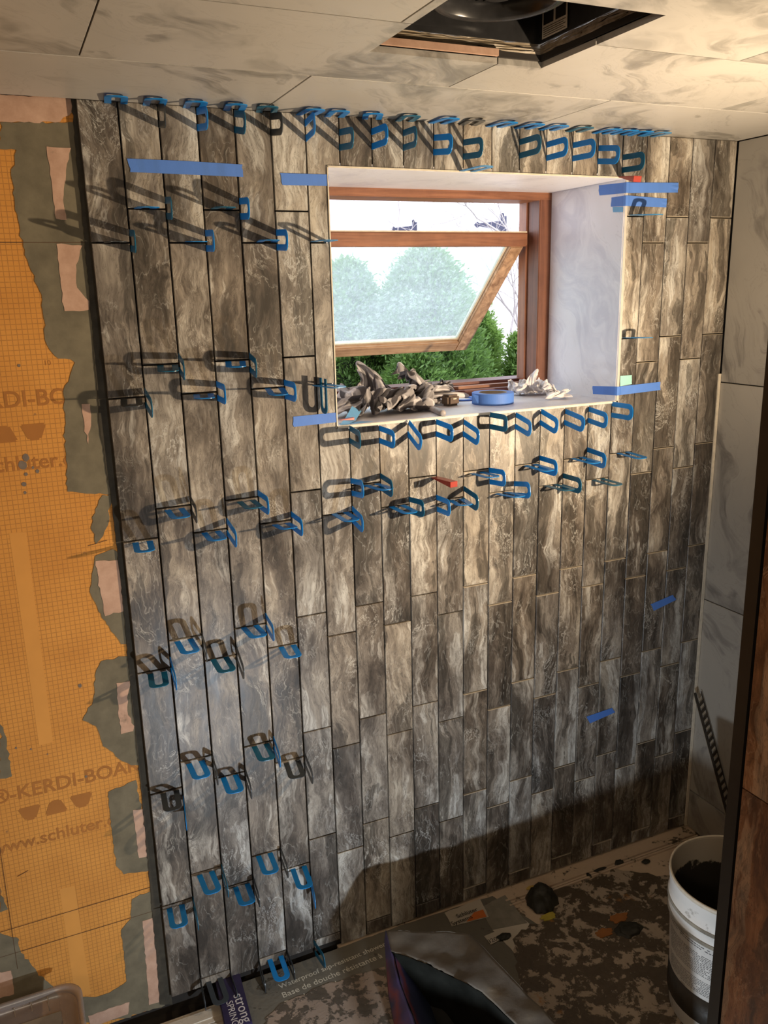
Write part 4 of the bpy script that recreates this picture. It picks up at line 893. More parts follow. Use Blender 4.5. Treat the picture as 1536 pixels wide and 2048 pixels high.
# settled cloth sheets, as vertex grids in thousandths of the bounding box (x, y, z in turn)
FOLD_A = np.array([
279,164,451,251,219,400,242,244,374,239,274,400,199,305,416,175,323,386,146,356,350,135,404,367,127,445,372,92,525,370,60,553,306,61,553,260,60,586,201,76,651,198,98,645,159,120,586,68,
157,488,40,189,513,91,225,510,133,236,549,134,248,613,155,276,624,170,315,701,172,355,744,94,380,763,75,395,763,180,415,688,230,441,660,242,424,654,286,435,716,316,445,732,375,440,739,403,
453,821,433,462,857,387,494,885,413,257,190,408,193,230,431,173,246,417,157,265,357,134,298,275,93,303,266,44,333,214,56,361,220,81,396,273,96,480,284,101,567,276,98,599,295,115,611,239,
137,656,188,142,687,212,164,633,117,159,464,123,197,483,31,231,556,87,269,571,121,271,575,195,285,600,216,303,632,191,336,643,145,369,676,137,416,778,128,481,704,243,493,712,320,488,660,329,
488,667,417,477,639,419,452,717,477,482,857,364,504,835,475,502,847,558,252,217,347,192,235,384,169,231,374,172,266,333,117,277,269,74,293,232,7,306,172,40,351,157,62,394,218,110,463,227,
123,556,287,125,603,297,127,656,255,161,647,212,167,676,221,185,645,147,168,491,165,201,455,61,233,556,26,250,594,108,286,562,182,294,578,223,318,623,227,334,654,188,380,651,129,436,782,152,
510,711,270,510,662,332,510,675,401,500,631,420,484,629,474,476,732,485,506,886,411,525,871,560,571,849,553,268,267,321,240,248,340,225,266,314,162,245,313,111,286,187,65,312,144,0,308,69,
35,386,111,88,390,157,143,423,236,152,517,221,147,583,289,172,667,311,188,678,249,195,647,255,225,667,200,213,565,170,206,475,187,278,532,44,278,631,14,276,602,111,305,600,127,339,590,195,
403,665,206,455,692,131,475,790,243,503,700,346,543,668,348,541,638,450,532,694,445,512,729,440,504,825,341,572,884,449,589,953,527,572,988,680,299,221,318,280,263,271,227,255,244,117,230,226,
30,275,154,35,294,80,24,322,14,81,348,152,136,367,163,180,412,186,187,473,246,180,557,275,202,675,352,226,716,311,231,692,295,253,673,279,262,597,215,232,534,264,284,470,37,319,589,67,
285,589,73,314,620,80,375,624,153,441,660,149,476,722,189,514,790,227,504,759,327,521,729,335,533,746,432,505,775,311,504,840,287,590,869,461,595,896,647,568,905,734,521,938,810,324,195,311,
274,238,285,216,229,219,87,215,208,26,258,104,17,277,50,45,315,21,112,341,186,153,375,216,199,410,213,185,476,209,198,541,285,228,684,376,255,714,352,258,710,298,262,653,309,279,572,237,
251,516,286,284,445,92,302,539,69,303,574,136,334,586,107,398,621,111,446,644,196,481,694,224,527,775,207,521,749,307,540,748,342,538,777,410,519,801,262,539,859,332,627,936,522,584,948,758,
556,965,793,556,947,795,284,176,335,190,177,205,140,150,221,85,186,149,73,220,90,73,251,66,90,298,68,157,361,227,162,422,300,197,469,310,234,518,295,218,597,354,274,728,485,293,760,431,
298,720,349,286,577,334,272,484,259,292,473,203,280,414,112,320,482,153,345,536,171,364,565,205,439,582,157,481,651,124,490,683,194,515,740,278,547,752,434,568,759,434,572,781,405,568,804,271,
587,843,414,612,943,728,546,999,928,528,982,922,531,927,871,220,137,214,148,158,94,130,173,56,125,190,133,113,215,170,98,244,149,114,289,124,168,355,244,200,418,303,180,526,350,216,615,397,
252,665,476,287,783,592,325,766,493,329,708,404,319,549,301,293,422,282,311,418,223,333,410,127,352,467,85,368,521,119,384,498,179,448,602,236,523,674,196,538,718,142,541,738,306,571,719,457,
586,733,478,594,785,414,606,806,290,624,877,419,624,961,808,547,953,999,536,941,965,526,912,924,200,85,164,148,167,26,142,198,26,140,195,119,131,227,173,107,253,175,132,287,109,135,343,246,
184,386,312,200,510,370,229,610,445,247,669,530,297,767,621,335,750,522,346,706,439,347,586,304,321,464,282,318,415,295,350,422,142,345,500,49,339,563,100,364,544,162,461,591,258,545,665,158,
566,713,173,557,747,289,559,746,394,572,729,397,580,730,370,639,833,328,648,873,464,632,946,838,560,928,988,542,914,962,543,901,897,189,131,42,176,210,14,174,226,66,159,216,130,143,210,204,
132,243,208,155,286,155,151,318,220,157,344,302,178,435,398,227,557,421,269,621,469,298,719,505,317,686,533,325,679,484,342,638,464,379,558,376,362,496,361,370,425,214,355,505,16,372,565,40,
383,561,142,484,569,260,544,673,216,590,697,219,591,742,294,595,768,305,598,778,264,632,787,312,614,813,415,624,838,535,622,887,786,622,874,880,599,886,857,569,857,909,227,163,23,213,205,57,
192,179,81,180,182,162,175,217,190,170,237,218,164,285,223,193,326,267,201,351,290,192,367,379,235,456,453,266,532,413,310,616,409,306,605,450,313,602,484,330,629,515,390,579,469,377,510,436,
388,405,254,391,492,33,408,537,73,437,573,97,508,592,209,548,632,273,577,675,221,581,698,286,610,716,309,621,733,294,647,753,296,670,800,315,658,850,386,674,857,588,681,819,646,654,807,662,
636,814,808,248,161,30,224,192,85,199,197,106,191,191,137,164,232,158,160,250,185,177,274,242,180,322,311,204,328,317,211,373,363,239,442,410,283,506,434,298,578,424,333,585,444,316,571,467,
334,596,531,397,557,500,381,486,464,406,415,245,392,508,67,422,545,55,446,561,115,516,573,212,557,626,239,596,660,221,596,696,305,589,721,339,611,727,338,639,736,361,669,733,307,674,791,328,
677,856,468,686,802,531,691,781,576,679,806,738,237,79,162,224,130,137,208,151,143,213,200,169,193,224,122,207,253,147,189,278,186,220,276,267,226,290,299,242,329,374,254,389,456,267,441,483,
327,514,439,315,539,488,335,536,465,337,532,529,404,510,550,426,482,452,415,471,230,416,485,16,449,542,34,474,579,72,523,560,238,570,628,293,605,652,261,634,694,305,613,706,365,593,696,393,
622,739,474,635,788,413,669,757,370,692,814,383,709,835,428,733,835,444,749,800,559,248,60,258,220,119,195,229,142,160,229,195,187,215,238,96,186,270,109,198,311,109,187,313,191,210,315,202,
233,355,303,257,375,368,280,387,407,314,452,433,313,515,522,332,515,503,362,510,513,404,480,552,439,457,477,408,499,211,434,472,32,453,547,76,492,563,70,539,564,212,571,610,305,608,633,267,
617,677,327,630,706,391,611,705,434,601,757,512,638,794,474,646,764,396,714,825,381,716,801,441,743,793,428,764,821,458,256,72,357,254,90,185,251,128,169,241,179,119,227,274,108,186,295,58,
161,324,23,177,359,57,183,375,87,216,378,166,254,384,203,261,372,239,296,414,349,318,422,503,343,438,504,363,441,506,409,407,532,413,421,437,453,484,208,452,467,104,489,531,163,527,540,157,
567,584,171,575,598,259,598,603,336,625,664,362,621,695,521,636,725,584,618,774,647,642,757,541,660,728,449,740,790,381,753,774,452,759,744,485,783,784,437,224,66,382,237,113,236,261,123,196,
263,174,98,228,234,61,199,273,12,203,295,38,213,346,72,200,336,108,230,348,130,253,347,64,255,335,106,276,378,258,346,390,367,365,391,407,385,392,403,415,366,472,427,387,428,488,457,284,
477,486,211,527,514,258,553,537,261,590,543,216,615,576,230,639,609,290,636,656,482,599,704,678,607,729,734,648,762,715,680,763,549,694,712,477,714,778,356,759,776,378,778,762,383,811,748,377,
227,80,431,222,120,290,238,137,238,282,172,126,242,221,32,227,272,12,233,319,48,231,289,88,224,292,122,223,317,160,266,321,76,269,347,108,282,370,224,334,356,386,359,351,391,402,355,364,
425,352,415,446,374,413,471,431,272,489,470,180,535,482,236,550,505,267,593,549,268,609,571,297,629,609,362,647,659,531,617,679,682,630,702,721,648,740,646,707,748,541,717,723,468,707,765,321,
772,798,309,793,808,322,811,782,307,253,56,524,246,129,410,251,151,358,249,198,223,306,201,32,296,247,37,311,252,137,316,258,274,316,275,295,302,305,271,273,308,230,290,314,192,309,325,249,
336,352,331,347,365,304,386,366,263,426,365,254,447,367,251,449,434,166,480,488,127,519,485,151,525,443,157,569,500,202,624,530,325,659,565,361,666,592,503,668,646,528,691,655,537,675,698,453,
728,693,435,750,710,404,750,732,274,834,788,200,863,775,240,874,806,278,266,100,581,273,94,413,265,95,348,276,131,275,317,217,247,335,235,203,356,234,250,370,250,339,363,221,369,355,243,424,
358,282,361,346,315,361,364,310,336,382,296,310,390,295,278,386,322,203,411,354,159,432,355,151,475,428,150,475,494,35,486,526,45,500,537,104,568,451,143,621,538,210,659,529,266,696,573,309,
698,622,264,673,631,259,724,656,271,729,719,257,749,698,245,813,729,258,917,742,224,937,756,203,897,755,293,288,85,558,281,121,405,285,81,362,294,131,262,312,175,213,338,189,219,369,208,272,
391,253,336,381,226,383,365,241,491,378,245,437,366,275,442,381,316,431,404,337,393,406,337,346,410,338,298,430,329,224,423,313,180,485,397,171,457,482,48,465,536,22,495,541,55,559,496,158,
635,489,183,648,550,191,651,578,231,673,591,152,670,622,142,718,676,199,739,705,181,759,729,176,841,733,195,940,726,195,950,735,230,885,732,290,327,62,376,341,93,269,315,117,204,322,148,140,
334,136,193,343,130,251,355,182,330,387,216,354,418,222,406,408,252,489,407,279,469,399,289,428,399,270,355,422,275,397,442,286,403,461,290,345,439,257,286,438,259,236,463,340,131,500,428,51,
508,476,22,528,494,16,538,487,112,583,535,92,632,533,103,653,562,60,676,579,103,686,597,45,739,682,97,777,686,165,793,685,212,854,695,218,911,690,224,910,702,263,836,680,321,299,44,123,
313,92,61,329,121,24,337,185,20,362,175,99,365,169,168,386,161,307,408,177,440,440,198,465,440,249,525,438,270,455,419,250,452,427,233,384,438,236,322,449,250,332,468,246,315,476,235,232,
477,245,196,478,294,105,503,378,65,536,394,17,562,397,6,574,432,93,595,483,35,630,500,9,666,541,13,701,585,36,708,587,95,750,667,138,792,663,128,811,680,106,826,634,200,877,660,238,
894,655,259,832,632,286,355,61,99,352,86,36,357,114,25,353,172,8,359,199,85,375,185,134,400,160,268,423,157,428,437,177,498,455,239,551,451,251,475,441,235,439,446,237,404,463,230,355,
474,231,330,489,247,280,493,233,226,495,249,208,502,279,143,512,316,54,550,341,58,573,353,73,618,389,43,642,446,22,671,470,37,689,525,41,720,569,39,731,576,97,754,648,166,796,646,166,
809,650,134,829,637,147,863,635,236,876,637,265,857,615,280,375,59,93,392,103,70,392,131,63,376,165,64,375,191,77,384,219,112,366,215,180,429,186,300,452,166,393,489,202,529,500,244,508,
504,246,464,489,292,432,495,280,383,515,271,384,493,261,325,469,264,274,461,287,277,460,319,281,499,349,212,545,377,177,566,409,195,596,457,246,643,501,229,662,526,210,682,540,99,729,549,112,
746,569,152,762,594,143,797,615,151,796,613,105,827,629,80,865,633,144,887,636,175,891,597,232,384,92,157,374,128,151,394,122,123,404,171,22,379,241,16,377,273,40,370,290,128,388,248,275,
433,210,299,499,215,471,537,246,497,544,276,502,548,291,413,546,343,403,544,357,373,531,303,334,481,273,319,487,287,285,489,304,273,528,326,176,572,362,160,581,364,231,627,435,257,662,491,282,
686,504,302,716,499,204,753,533,207,766,544,234,783,600,254,804,553,212,820,566,170,824,615,149,841,575,125,855,568,92,900,569,89,362,94,153,393,107,179,397,137,156,423,192,21,398,251,40,
399,283,30,393,294,130,380,228,242,427,244,282,502,233,439,557,237,512,566,267,505,571,297,434,555,319,373,563,340,355,527,326,306,499,265,294,497,274,255,513,312,227,547,336,109,589,354,99,
580,339,176,637,413,199,668,465,293,683,486,335,703,519,279,737,555,288,751,573,307,749,620,252,782,571,275,807,568,246,821,610,215,854,585,174,866,566,156,888,521,126,355,90,208,413,66,176,
426,95,171,450,182,101,405,200,74,413,209,112,388,220,172,425,207,235,464,211,284,524,213,409,573,239,435,599,234,444,578,252,340,541,231,333,529,248,328,536,267,281,526,295,214,526,270,175,
545,300,118,590,293,41,613,337,54,615,351,126,626,349,252,631,463,336,659,504,394,692,552,415,723,560,356,724,585,361,743,632,361,781,628,346,780,609,310,812,571,275,860,571,257,873,548,231,
933,537,232,371,27,202,401,89,286,384,115,273,423,142,232,470,177,197,459,184,245,478,165,316,512,184,396,508,167,461,545,209,445,571,185,371,588,194,342,607,182,275,575,224,245,563,232,216,
538,239,159,571,265,164,576,267,112,586,273,41,612,284,99,623,331,127,648,333,139,662,347,217,666,444,290,674,488,382,696,499,447,748,484,377,748,487,332,757,541,389,768,552,353,783,556,321,
832,554,342,867,529,316,887,558,268,928,519,345,388,68,238,384,99,350,375,127,328,429,149,280,460,169,243,480,179,272,471,139,361,534,153,414,539,174,465,555,201,492,588,175,401,608,179,364,
618,208,272,595,241,239,580,257,213,576,245,143,591,246,81,612,256,59,613,262,19,627,263,99,628,318,170,653,316,168,679,351,206,675,428,306,658,463,383,692,488,395,745,447,376,764,460,376,
766,491,384,778,512,340,792,516,310,805,542,356,858,559,320,891,578,307,920,544,370,360,48,301,356,94,397,372,114,417,447,131,347,488,127,265,486,135,237,514,159,264,523,128,369,529,119,459,
584,149,501,594,208,500,607,194,454,633,229,392,635,272,321,629,267,243,619,221,79,653,202,12,667,223,13,648,235,63,662,300,75,648,275,145,658,285,175,671,314,259,685,386,357,679,424,356,
696,439,358,744,420,306,772,397,320,794,407,290,822,435,323,819,443,369,824,511,363,847,595,383,888,602,395,892,533,366,393,44,257,405,49,379,415,73,391,424,105,320,447,100,241,471,108,233,
504,107,226,545,168,328,569,150,421,615,103,553,626,157,540,636,185,499,656,211,480,688,237,426,685,249,332,618,173,144,636,223,64,635,242,93,660,235,123,668,278,120,677,320,90,669,340,101,
691,325,204,706,355,289,706,383,278,721,391,249,738,390,223,734,427,141,747,486,140,785,505,216,788,470,242,823,493,294,853,546,396,837,562,447,922,544,441,409,29,250,422,43,336,432,64,369,
434,84,322,450,74,237,451,97,216,494,105,277,551,141,385,595,148,438,637,103,538,618,159,492,647,167,465,661,214,436,701,211,434,675,228,364,637,149,207,639,181,153,648,203,194,657,250,215,
673,295,166,692,326,112,689,346,111,695,355,190,724,319,271,714,340,255,732,336,204,768,419,130,773,464,86,761,496,27,769,492,82,778,464,113,821,436,208,872,500,407,845,527,458,917,537,493,
435,34,335,444,43,284,454,61,282,470,68,254,438,58,162,460,76,141,471,78,229,560,134,336,588,123,415,647,108,443,652,167,415,631,168,400,655,208,365,696,177,349,721,213,329,687,204,248,
734,202,235,728,231,244,722,267,209,693,243,137,701,305,139,699,316,174,718,347,126,735,349,154,755,348,167,770,398,138,796,446,11,826,476,12,811,518,3,840,556,16,818,574,15,802,550,132,
846,483,262,886,478,371,920,494,442,459,40,354,465,41,311,458,37,279,478,60,213,444,62,106,446,104,111,474,91,168,563,112,309,595,137,374,623,130,407,634,179,366,657,166,380,661,200,320,
699,186,301,723,178,330,703,172,227,745,194,280,748,233,261,737,248,170,698,254,101,698,278,133,709,290,166,723,315,123,749,334,174,767,319,166,786,391,137,817,445,29,797,463,17,806,491,65,
847,550,51,843,580,41,811,541,94,853,483,179,884,495,286,912,478,421,471,25,360,484,29,281,493,48,250,492,23,210,478,59,105,473,85,66,512,109,147,578,153,278,616,150,328,663,133,357,
644,163,288,671,158,307,694,152,328,695,131,247,718,149,248,731,147,182,760,221,141,752,262,73,734,313,28,725,288,47,720,302,106,728,287,138,746,276,203,790,264,302,807,284,313,808,339,177,
834,390,51,839,420,59,805,449,103,836,473,95,823,505,114,833,496,80,859,510,173,884,465,214,884,439,397,495,45,379,516,27,294,496,41,291,545,59,306,564,34,279,533,39,268,548,81,267,
610,142,242,632,117,290,678,102,292,675,130,250,700,127,275,736,124,340,735,115,245,726,119,178,773,208,171,788,289,21,801,341,1,780,381,80,760,329,61,741,310,110,755,299,132,790,298,237,
833,229,241,848,245,292,853,343,240,849,379,108,845,388,157,841,399,195,857,441,229,872,443,217,920,426,246,917,453,317,903,449,365,858,368,445,531,38,409,501,50,346,513,63,315,548,70,378,
570,95,332,584,69,316,575,84,301,625,120,239,655,115,282,680,104,339,690,99,256,713,103,262,754,102,321,733,91,241,747,113,155,767,212,111,805,282,9,810,318,34,795,358,33,770,325,87,
760,292,110,756,322,137,807,304,224,830,261,245,855,258,223,875,343,209,864,369,161,876,376,132,869,413,160,881,402,235,909,409,253,871,413,333,869,387,362,895,376,390,861,306,434,642,65,520,
582,60,465,559,58,414,585,68,359,587,97,413,596,109,390,608,95,327,636,98,325,665,77,320,701,104,346,713,83,271,730,83,293,763,83,357,752,68,213,774,123,147,754,192,53,804,176,35,
812,186,91,838,212,117,805,231,81,783,271,91,794,282,120,805,290,181,846,273,175,840,310,147,881,341,117,892,382,152,887,367,196,900,390,185,897,397,214,884,371,263,916,347,350,888,276,407,
878,262,450,909,308,531,698,48,509,651,57,452,614,25,415,606,59,391,594,74,331,614,73,353,620,91,302,672,76,363,685,69,410,729,75,371,726,56,294,740,57,260,762,43,312,792,69,256,
771,96,204,792,120,113,811,130,201,813,94,180,832,113,271,840,174,270,830,198,176,830,219,144,837,267,118,870,295,80,862,326,56,888,369,57,923,383,115,923,379,156,933,365,200,884,333,283,
907,300,298,937,291,391,915,251,452,915,254,499,933,291,554,677,44,519,666,41,446,635,34,400,618,52,360,596,44,309,596,74,307,633,71,273,660,57,331,677,51,385,728,47,390,707,67,277,
719,41,277,749,28,244,794,46,249,790,82,232,800,80,161,837,107,169,840,72,190,875,85,253,883,128,307,860,195,255,856,229,215,844,246,91,864,306,29,883,333,32,885,339,88,934,343,129,
940,346,170,931,330,266,879,261,344,890,258,397,917,252,396,936,272,446,933,284,491,952,275,566,705,28,433,652,33,389,647,39,349,634,43,312,642,52,299,612,74,259,572,112,204,625,122,210,
650,64,242,694,28,352,686,32,259,689,82,220,707,93,110,747,44,159,778,40,194,810,46,203,825,64,134,849,80,134,917,45,200,925,101,204,880,147,179,851,175,139,868,232,76,891,226,54,
915,246,46,903,232,157,888,212,270,878,222,303,886,194,411,932,162,528,945,175,558,962,209,501,950,230,506,947,238,539,971,282,509,677,0,315,638,11,267,617,12,268,617,38,294,632,56,254,
617,76,175,555,142,96,592,164,126,614,100,145,674,23,235,708,56,179,673,81,132,708,145,62,729,98,64,746,62,80,790,51,76,826,43,88,855,62,58,924,48,106,906,68,132,855,143,120,
885,152,135,864,187,161,902,171,203,911,190,201,953,202,270,937,143,349,943,149,387,926,181,441,960,150,452,967,170,463,959,209,445,989,229,457,982,258,472,997,259,550,633,34,283,626,29,195,
611,43,211,590,37,243,607,67,217,595,63,147,554,137,57,584,176,67,619,141,110,659,50,169,702,45,119,680,81,75,719,141,18,743,140,88,760,123,84,776,91,28,825,75,67,845,44,22,
893,67,78,901,94,92,881,140,111,871,118,147,894,161,131,908,188,156,925,170,181,958,186,242,958,143,337,960,156,377,938,189,384,954,196,393,970,197,382,952,222,384,979,245,408,998,258,436,
989,285,520,559,73,215,558,37,223,570,32,191,556,45,167,555,88,155,559,85,116,587,107,63,600,142,15,625,125,42,651,68,128,672,57,65,705,47,41,739,70,43,761,94,15,782,126,0,
779,134,36,794,97,6,823,106,46,837,122,73,849,159,8,869,151,92,898,144,81,905,131,114,948,150,114,920,178,66,948,188,88,971,196,201,985,198,232,999,257,245,968,278,231,960,286,281,
984,289,308,949,303,299,939,315,329,952,325,424
]).reshape(-1, 3) / 999.0
FOLD_B = np.array([
281,139,63,237,119,83,167,140,87,82,77,48,132,57,87,198,56,22,247,0,36,188,29,208,98,13,275,66,37,364,78,49,430,62,46,440,21,67,426,27,108,485,7,132,503,88,209,389,
124,191,434,105,155,404,119,183,405,246,123,411,295,80,130,254,118,130,206,166,50,135,143,10,186,106,50,247,72,87,292,62,9,228,21,211,170,30,283,107,60,271,66,74,300,92,87,363,
57,127,340,37,137,412,45,169,440,59,221,403,140,143,474,187,155,437,176,157,398,272,145,359,327,150,152,312,149,91,219,154,134,156,206,24,237,161,11,336,102,22,357,69,112,288,58,293,
242,79,235,230,116,216,207,99,245,168,131,299,108,99,403,89,126,456,97,151,443,86,238,494,135,216,416,148,200,388,141,216,367,143,180,347,275,178,119,242,197,76,189,208,157,201,214,42,
280,175,2,362,132,58,372,96,147,301,91,262,281,106,222,196,172,188,187,176,227,205,99,286,114,66,426,69,129,510,110,125,480,108,210,549,117,273,443,174,230,445,175,238,402,178,224,359,
147,263,128,169,296,63,199,288,65,240,262,6,301,233,18,359,204,62,383,184,126,364,139,236,310,163,264,252,235,215,253,195,253,277,153,298,205,79,443,164,106,481,181,129,524,187,190,550,
172,214,470,221,221,446,210,217,398,259,266,349,117,337,80,144,333,89,166,381,102,210,365,134,247,329,84,311,322,31,345,304,66,295,221,117,360,218,202,295,254,195,284,274,262,324,239,307,
348,157,351,359,182,418,358,214,428,330,243,455,285,284,419,294,318,301,271,350,284,229,411,348,200,387,60,199,466,0,190,522,14,190,504,49,189,471,88,219,453,178,272,437,167,314,348,135,
305,280,146,265,296,186,221,338,234,256,385,269,327,367,287,393,376,288,406,375,329,377,346,382,315,335,324,224,392,409,244,456,392,254,529,290,229,503,17,203,549,73,218,552,108,189,520,81,
205,541,134,190,518,140,195,503,174,331,455,131,212,382,187,281,473,222,247,552,259,175,614,286,249,581,269,304,523,303,346,505,284,388,441,396,351,411,358,277,452,458,203,511,440,193,497,381,
182,557,12,159,573,93,202,567,137,249,529,63,244,535,99,224,528,168,224,498,164,305,487,164,268,433,213,164,559,252,170,656,245,87,699,305,205,644,268,284,567,293,331,548,284,365,487,379,
349,458,439,297,497,466,231,541,469,179,556,381,196,595,41,167,613,130,225,578,139,271,499,46,267,493,115,274,529,129,278,547,137,253,529,163,200,575,206,25,739,208,0,824,223,28,843,266,
154,717,221,283,630,300,333,611,288,336,601,384,271,599,328,278,623,368,287,632,402,248,638,457,252,589,105,285,539,46,318,523,110,341,493,109,328,504,192,343,540,209,340,560,196,287,604,197,
123,721,111,5,903,108,7,945,118,68,911,241,189,746,166,320,677,244,292,688,308,341,690,370,262,690,367,212,695,345,208,696,380,298,700,431,396,631,199,423,625,286,393,637,315,396,634,226,
371,605,242,353,641,256,334,650,245,275,607,87,136,736,136,23,835,155,31,851,176,107,827,182,216,803,188,236,731,164,293,749,229,371,784,338,402,775,345,320,765,272,276,781,310,342,786,369,
449,669,342,422,689,434,393,701,446,373,666,360,369,680,279,382,705,264,373,704,243,333,631,121,215,720,44,157,799,94,171,830,99,191,858,166,237,836,210,252,795,157,292,716,172,396,747,334,
460,795,317,376,799,253,333,817,279,419,823,323,398,813,488,456,846,450,481,837,430,448,815,407,459,728,389,429,739,378,435,743,346,430,723,299,436,673,288,465,633,214,482,645,179,353,680,177,
255,793,84,312,825,70,299,797,154,379,808,198,443,801,231,472,802,282,460,826,259,550,877,208,426,730,490,416,777,487,428,787,513,481,783,531,483,768,394,507,804,369,539,782,367,513,861,381,
548,869,312,511,824,284,520,791,277,550,724,332,455,699,156,315,712,45,291,745,62,331,761,67,442,806,133,553,802,233,561,835,216,603,878,104,552,754,412,524,723,353,485,730,398,519,741,403,
540,809,468,593,825,387,614,861,313,673,921,249,627,959,202,580,884,289,584,838,279,595,809,205,629,764,273,443,753,268,403,718,148,410,722,43,547,769,159,632,800,135,644,800,168,656,826,105,
491,705,569,558,739,538,579,767,499,616,762,378,602,802,371,591,906,390,710,926,339,800,979,150,785,986,73,643,945,95,686,930,142,633,890,108,655,854,224,595,736,296,510,764,220,469,728,203,
572,748,125,663,797,82,691,789,103,705,782,184,437,689,500,498,653,516,543,665,506,544,745,442,571,780,426,610,903,426,698,960,330,849,972,102,863,999,21,744,972,15,719,946,1,690,901,16,
656,853,147,658,750,317,584,775,266,532,766,209,561,724,157,631,750,129,624,776,74,713,776,124,402,613,456,354,659,427,386,664,423,493,657,467,527,694,413,643,816,436,734,910,398,870,956,99,
957,935,8,882,930,29,856,926,0,774,917,45,671,841,104,668,785,217,690,774,273,640,747,174,584,683,209,514,635,197,539,638,137,652,685,87,445,557,471,416,605,418,387,606,389,505,636,378,
542,653,388,611,746,503,687,846,444,833,915,185,822,947,66,816,902,140,788,897,134,716,865,107,720,842,195,708,822,242,737,801,240,726,757,185,612,675,216,635,617,232,617,593,254,559,566,182,
461,541,364,457,593,348,432,588,371,477,625,337,500,643,287,559,705,380,650,730,503,775,820,400,712,844,407,725,786,407,745,776,386,733,782,369,764,767,349,740,777,314,745,795,292,797,771,256,
745,715,185,614,636,145,627,567,142,587,495,235,381,541,311,427,545,287,412,561,274,384,538,230,455,537,187,547,632,287,566,691,421,630,739,412,618,729,370,633,711,363,634,700,339,610,712,334,
629,708,286,720,721,331,772,734,354,833,723,347,815,659,174,698,600,99,633,538,68,626,431,166,375,510,348,422,539,361,411,531,318,360,474,198,418,500,132,496,608,290,542,643,425,583,705,370,
594,683,344,654,675,355,679,679,340,632,670,307,686,673,300,745,705,309,758,692,382,798,690,323,770,615,233,714,559,63,650,502,100,659,431,131,461,515,411,442,485,392,465,498,372,411,489,213,
461,452,164,522,561,290,484,590,395,540,607,476,569,603,409,582,637,432,613,635,403,610,621,388,585,626,342,680,649,269,713,677,306,690,686,189,634,498,183,729,418,116,726,458,54,699,474,72,
583,488,555,583,435,553,539,447,560,471,446,379,458,468,274,484,494,276,524,499,289,542,473,346,555,460,406,566,483,374,576,481,370,607,468,403,596,528,352,620,623,331,620,628,289,690,575,295,
765,455,188,829,468,63,811,502,44,750,514,120,573,391,707,620,386,779,647,395,701,489,410,569,519,408,400,517,479,395,504,439,379,512,402,291,550,380,307,572,406,321,569,380,286,600,409,299,
642,440,349,653,536,372,628,571,390,687,584,343,756,553,254,802,505,251,830,530,223,805,578,297,602,343,747,560,338,787,630,366,784,504,378,615,532,376,470,549,427,494,568,453,468,541,414,390,
551,374,395,579,398,382,565,372,368,588,372,329,602,441,363,641,507,416,634,552,431,695,553,351,722,586,339,779,525,358,819,514,342,858,592,399,633,290,713,637,296,763,635,353,718,545,339,546,
616,357,601,705,332,582,723,360,566,675,427,595,689,425,554,673,441,589,680,453,597,693,446,549,661,424,457,646,447,397,641,470,396,704,558,446,779,537,416,720,575,456,732,575,510,667,588,545,
672,297,804,678,328,734,667,351,684,641,300,606,716,312,619,680,387,685,720,375,684,743,376,596,764,410,607,772,400,701,708,410,717,737,418,775,760,448,602,683,415,420,649,407,348,646,451,316,
675,528,344,752,528,529,661,564,549,583,600,515,671,273,761,689,296,871,710,285,827,733,309,821,739,321,776,760,326,674,788,324,618,809,374,534,841,413,561,792,397,609,749,358,674,698,373,860,
685,437,812,719,447,499,622,366,398,549,396,242,668,446,270,700,511,361,721,488,522,637,544,506,724,212,742,721,213,925,751,231,954,785,249,978,824,303,904,818,362,745,822,326,701,849,315,593,
835,364,492,875,369,528,810,346,583,773,362,768,771,415,806,764,475,557,705,397,404,595,342,227,666,401,183,699,459,268,751,464,381,695,489,487,787,234,705,770,230,856,783,199,913,842,230,999,
826,255,904,850,333,746,818,368,706,873,337,648,838,326,514,867,359,459,853,367,533,801,395,711,809,424,753,790,454,534,737,413,387,653,335,260,728,381,212,743,465,260,765,434,331,756,466,420,
942,152,662,840,160,725,833,239,703,900,221,844,919,285,820,886,336,727,887,332,663,916,387,677,873,373,597,900,358,551,900,387,536,862,389,630,860,431,633,801,384,500,755,365,415,784,373,336,
809,468,332,856,479,343,839,496,363,828,481,390,977,212,710,948,214,674,937,173,750,906,256,657,899,299,713,999,277,607,956,251,551,934,315,547,952,372,610,922,390,638,913,397,621,932,410,568,
942,426,631,899,393,517,872,383,436,863,410,439,841,430,437,823,416,488,877,403,484,952,418,477
]).reshape(-1, 3) / 999.0
def rag(name, P, nx, ny, cx, cy, sx, sy, sz, mat, label, rot=0.0, flip=False):
    Q = P.copy()
    if flip: Q = Q[:, [1, 0, 2]]
    cr, sr = math.cos(rot), math.sin(rot); V = []
    for x, y, z in Q:
        x, y = (x - 0.5) * sx, (y - 0.5) * sy
        V.append((cx + x * cr - y * sr, cy + x * sr + y * cr, WZ0 + 0.002 + z * sz))
    fs = [(i * ny + j, (i + 1) * ny + j, (i + 1) * ny + j + 1, i * ny + j + 1) for i in range(nx - 1) for j in range(ny - 1)]
    me = bpy.data.meshes.new(name); me.from_pydata(V, [], fs)
    uv = me.uv_layers.new(name='uv')
    for l in me.loops: uv.data[l.index].uv = ((l.vertex_index // ny) / nx * 2, (l.vertex_index % ny) / nx * 2)
    for p in me.polygons: p.use_smooth = True
    o = mesh_obj(name, me, mat)
    m = o.modifiers.new('thickness', 'SOLIDIFY'); m.thickness = 0.0014; m.offset = 0
    m = o.modifiers.new('smooth', 'SUBSURF'); m.levels = 2; m.render_levels = 2
    if label: tag(o, label, 'rag')
    return o
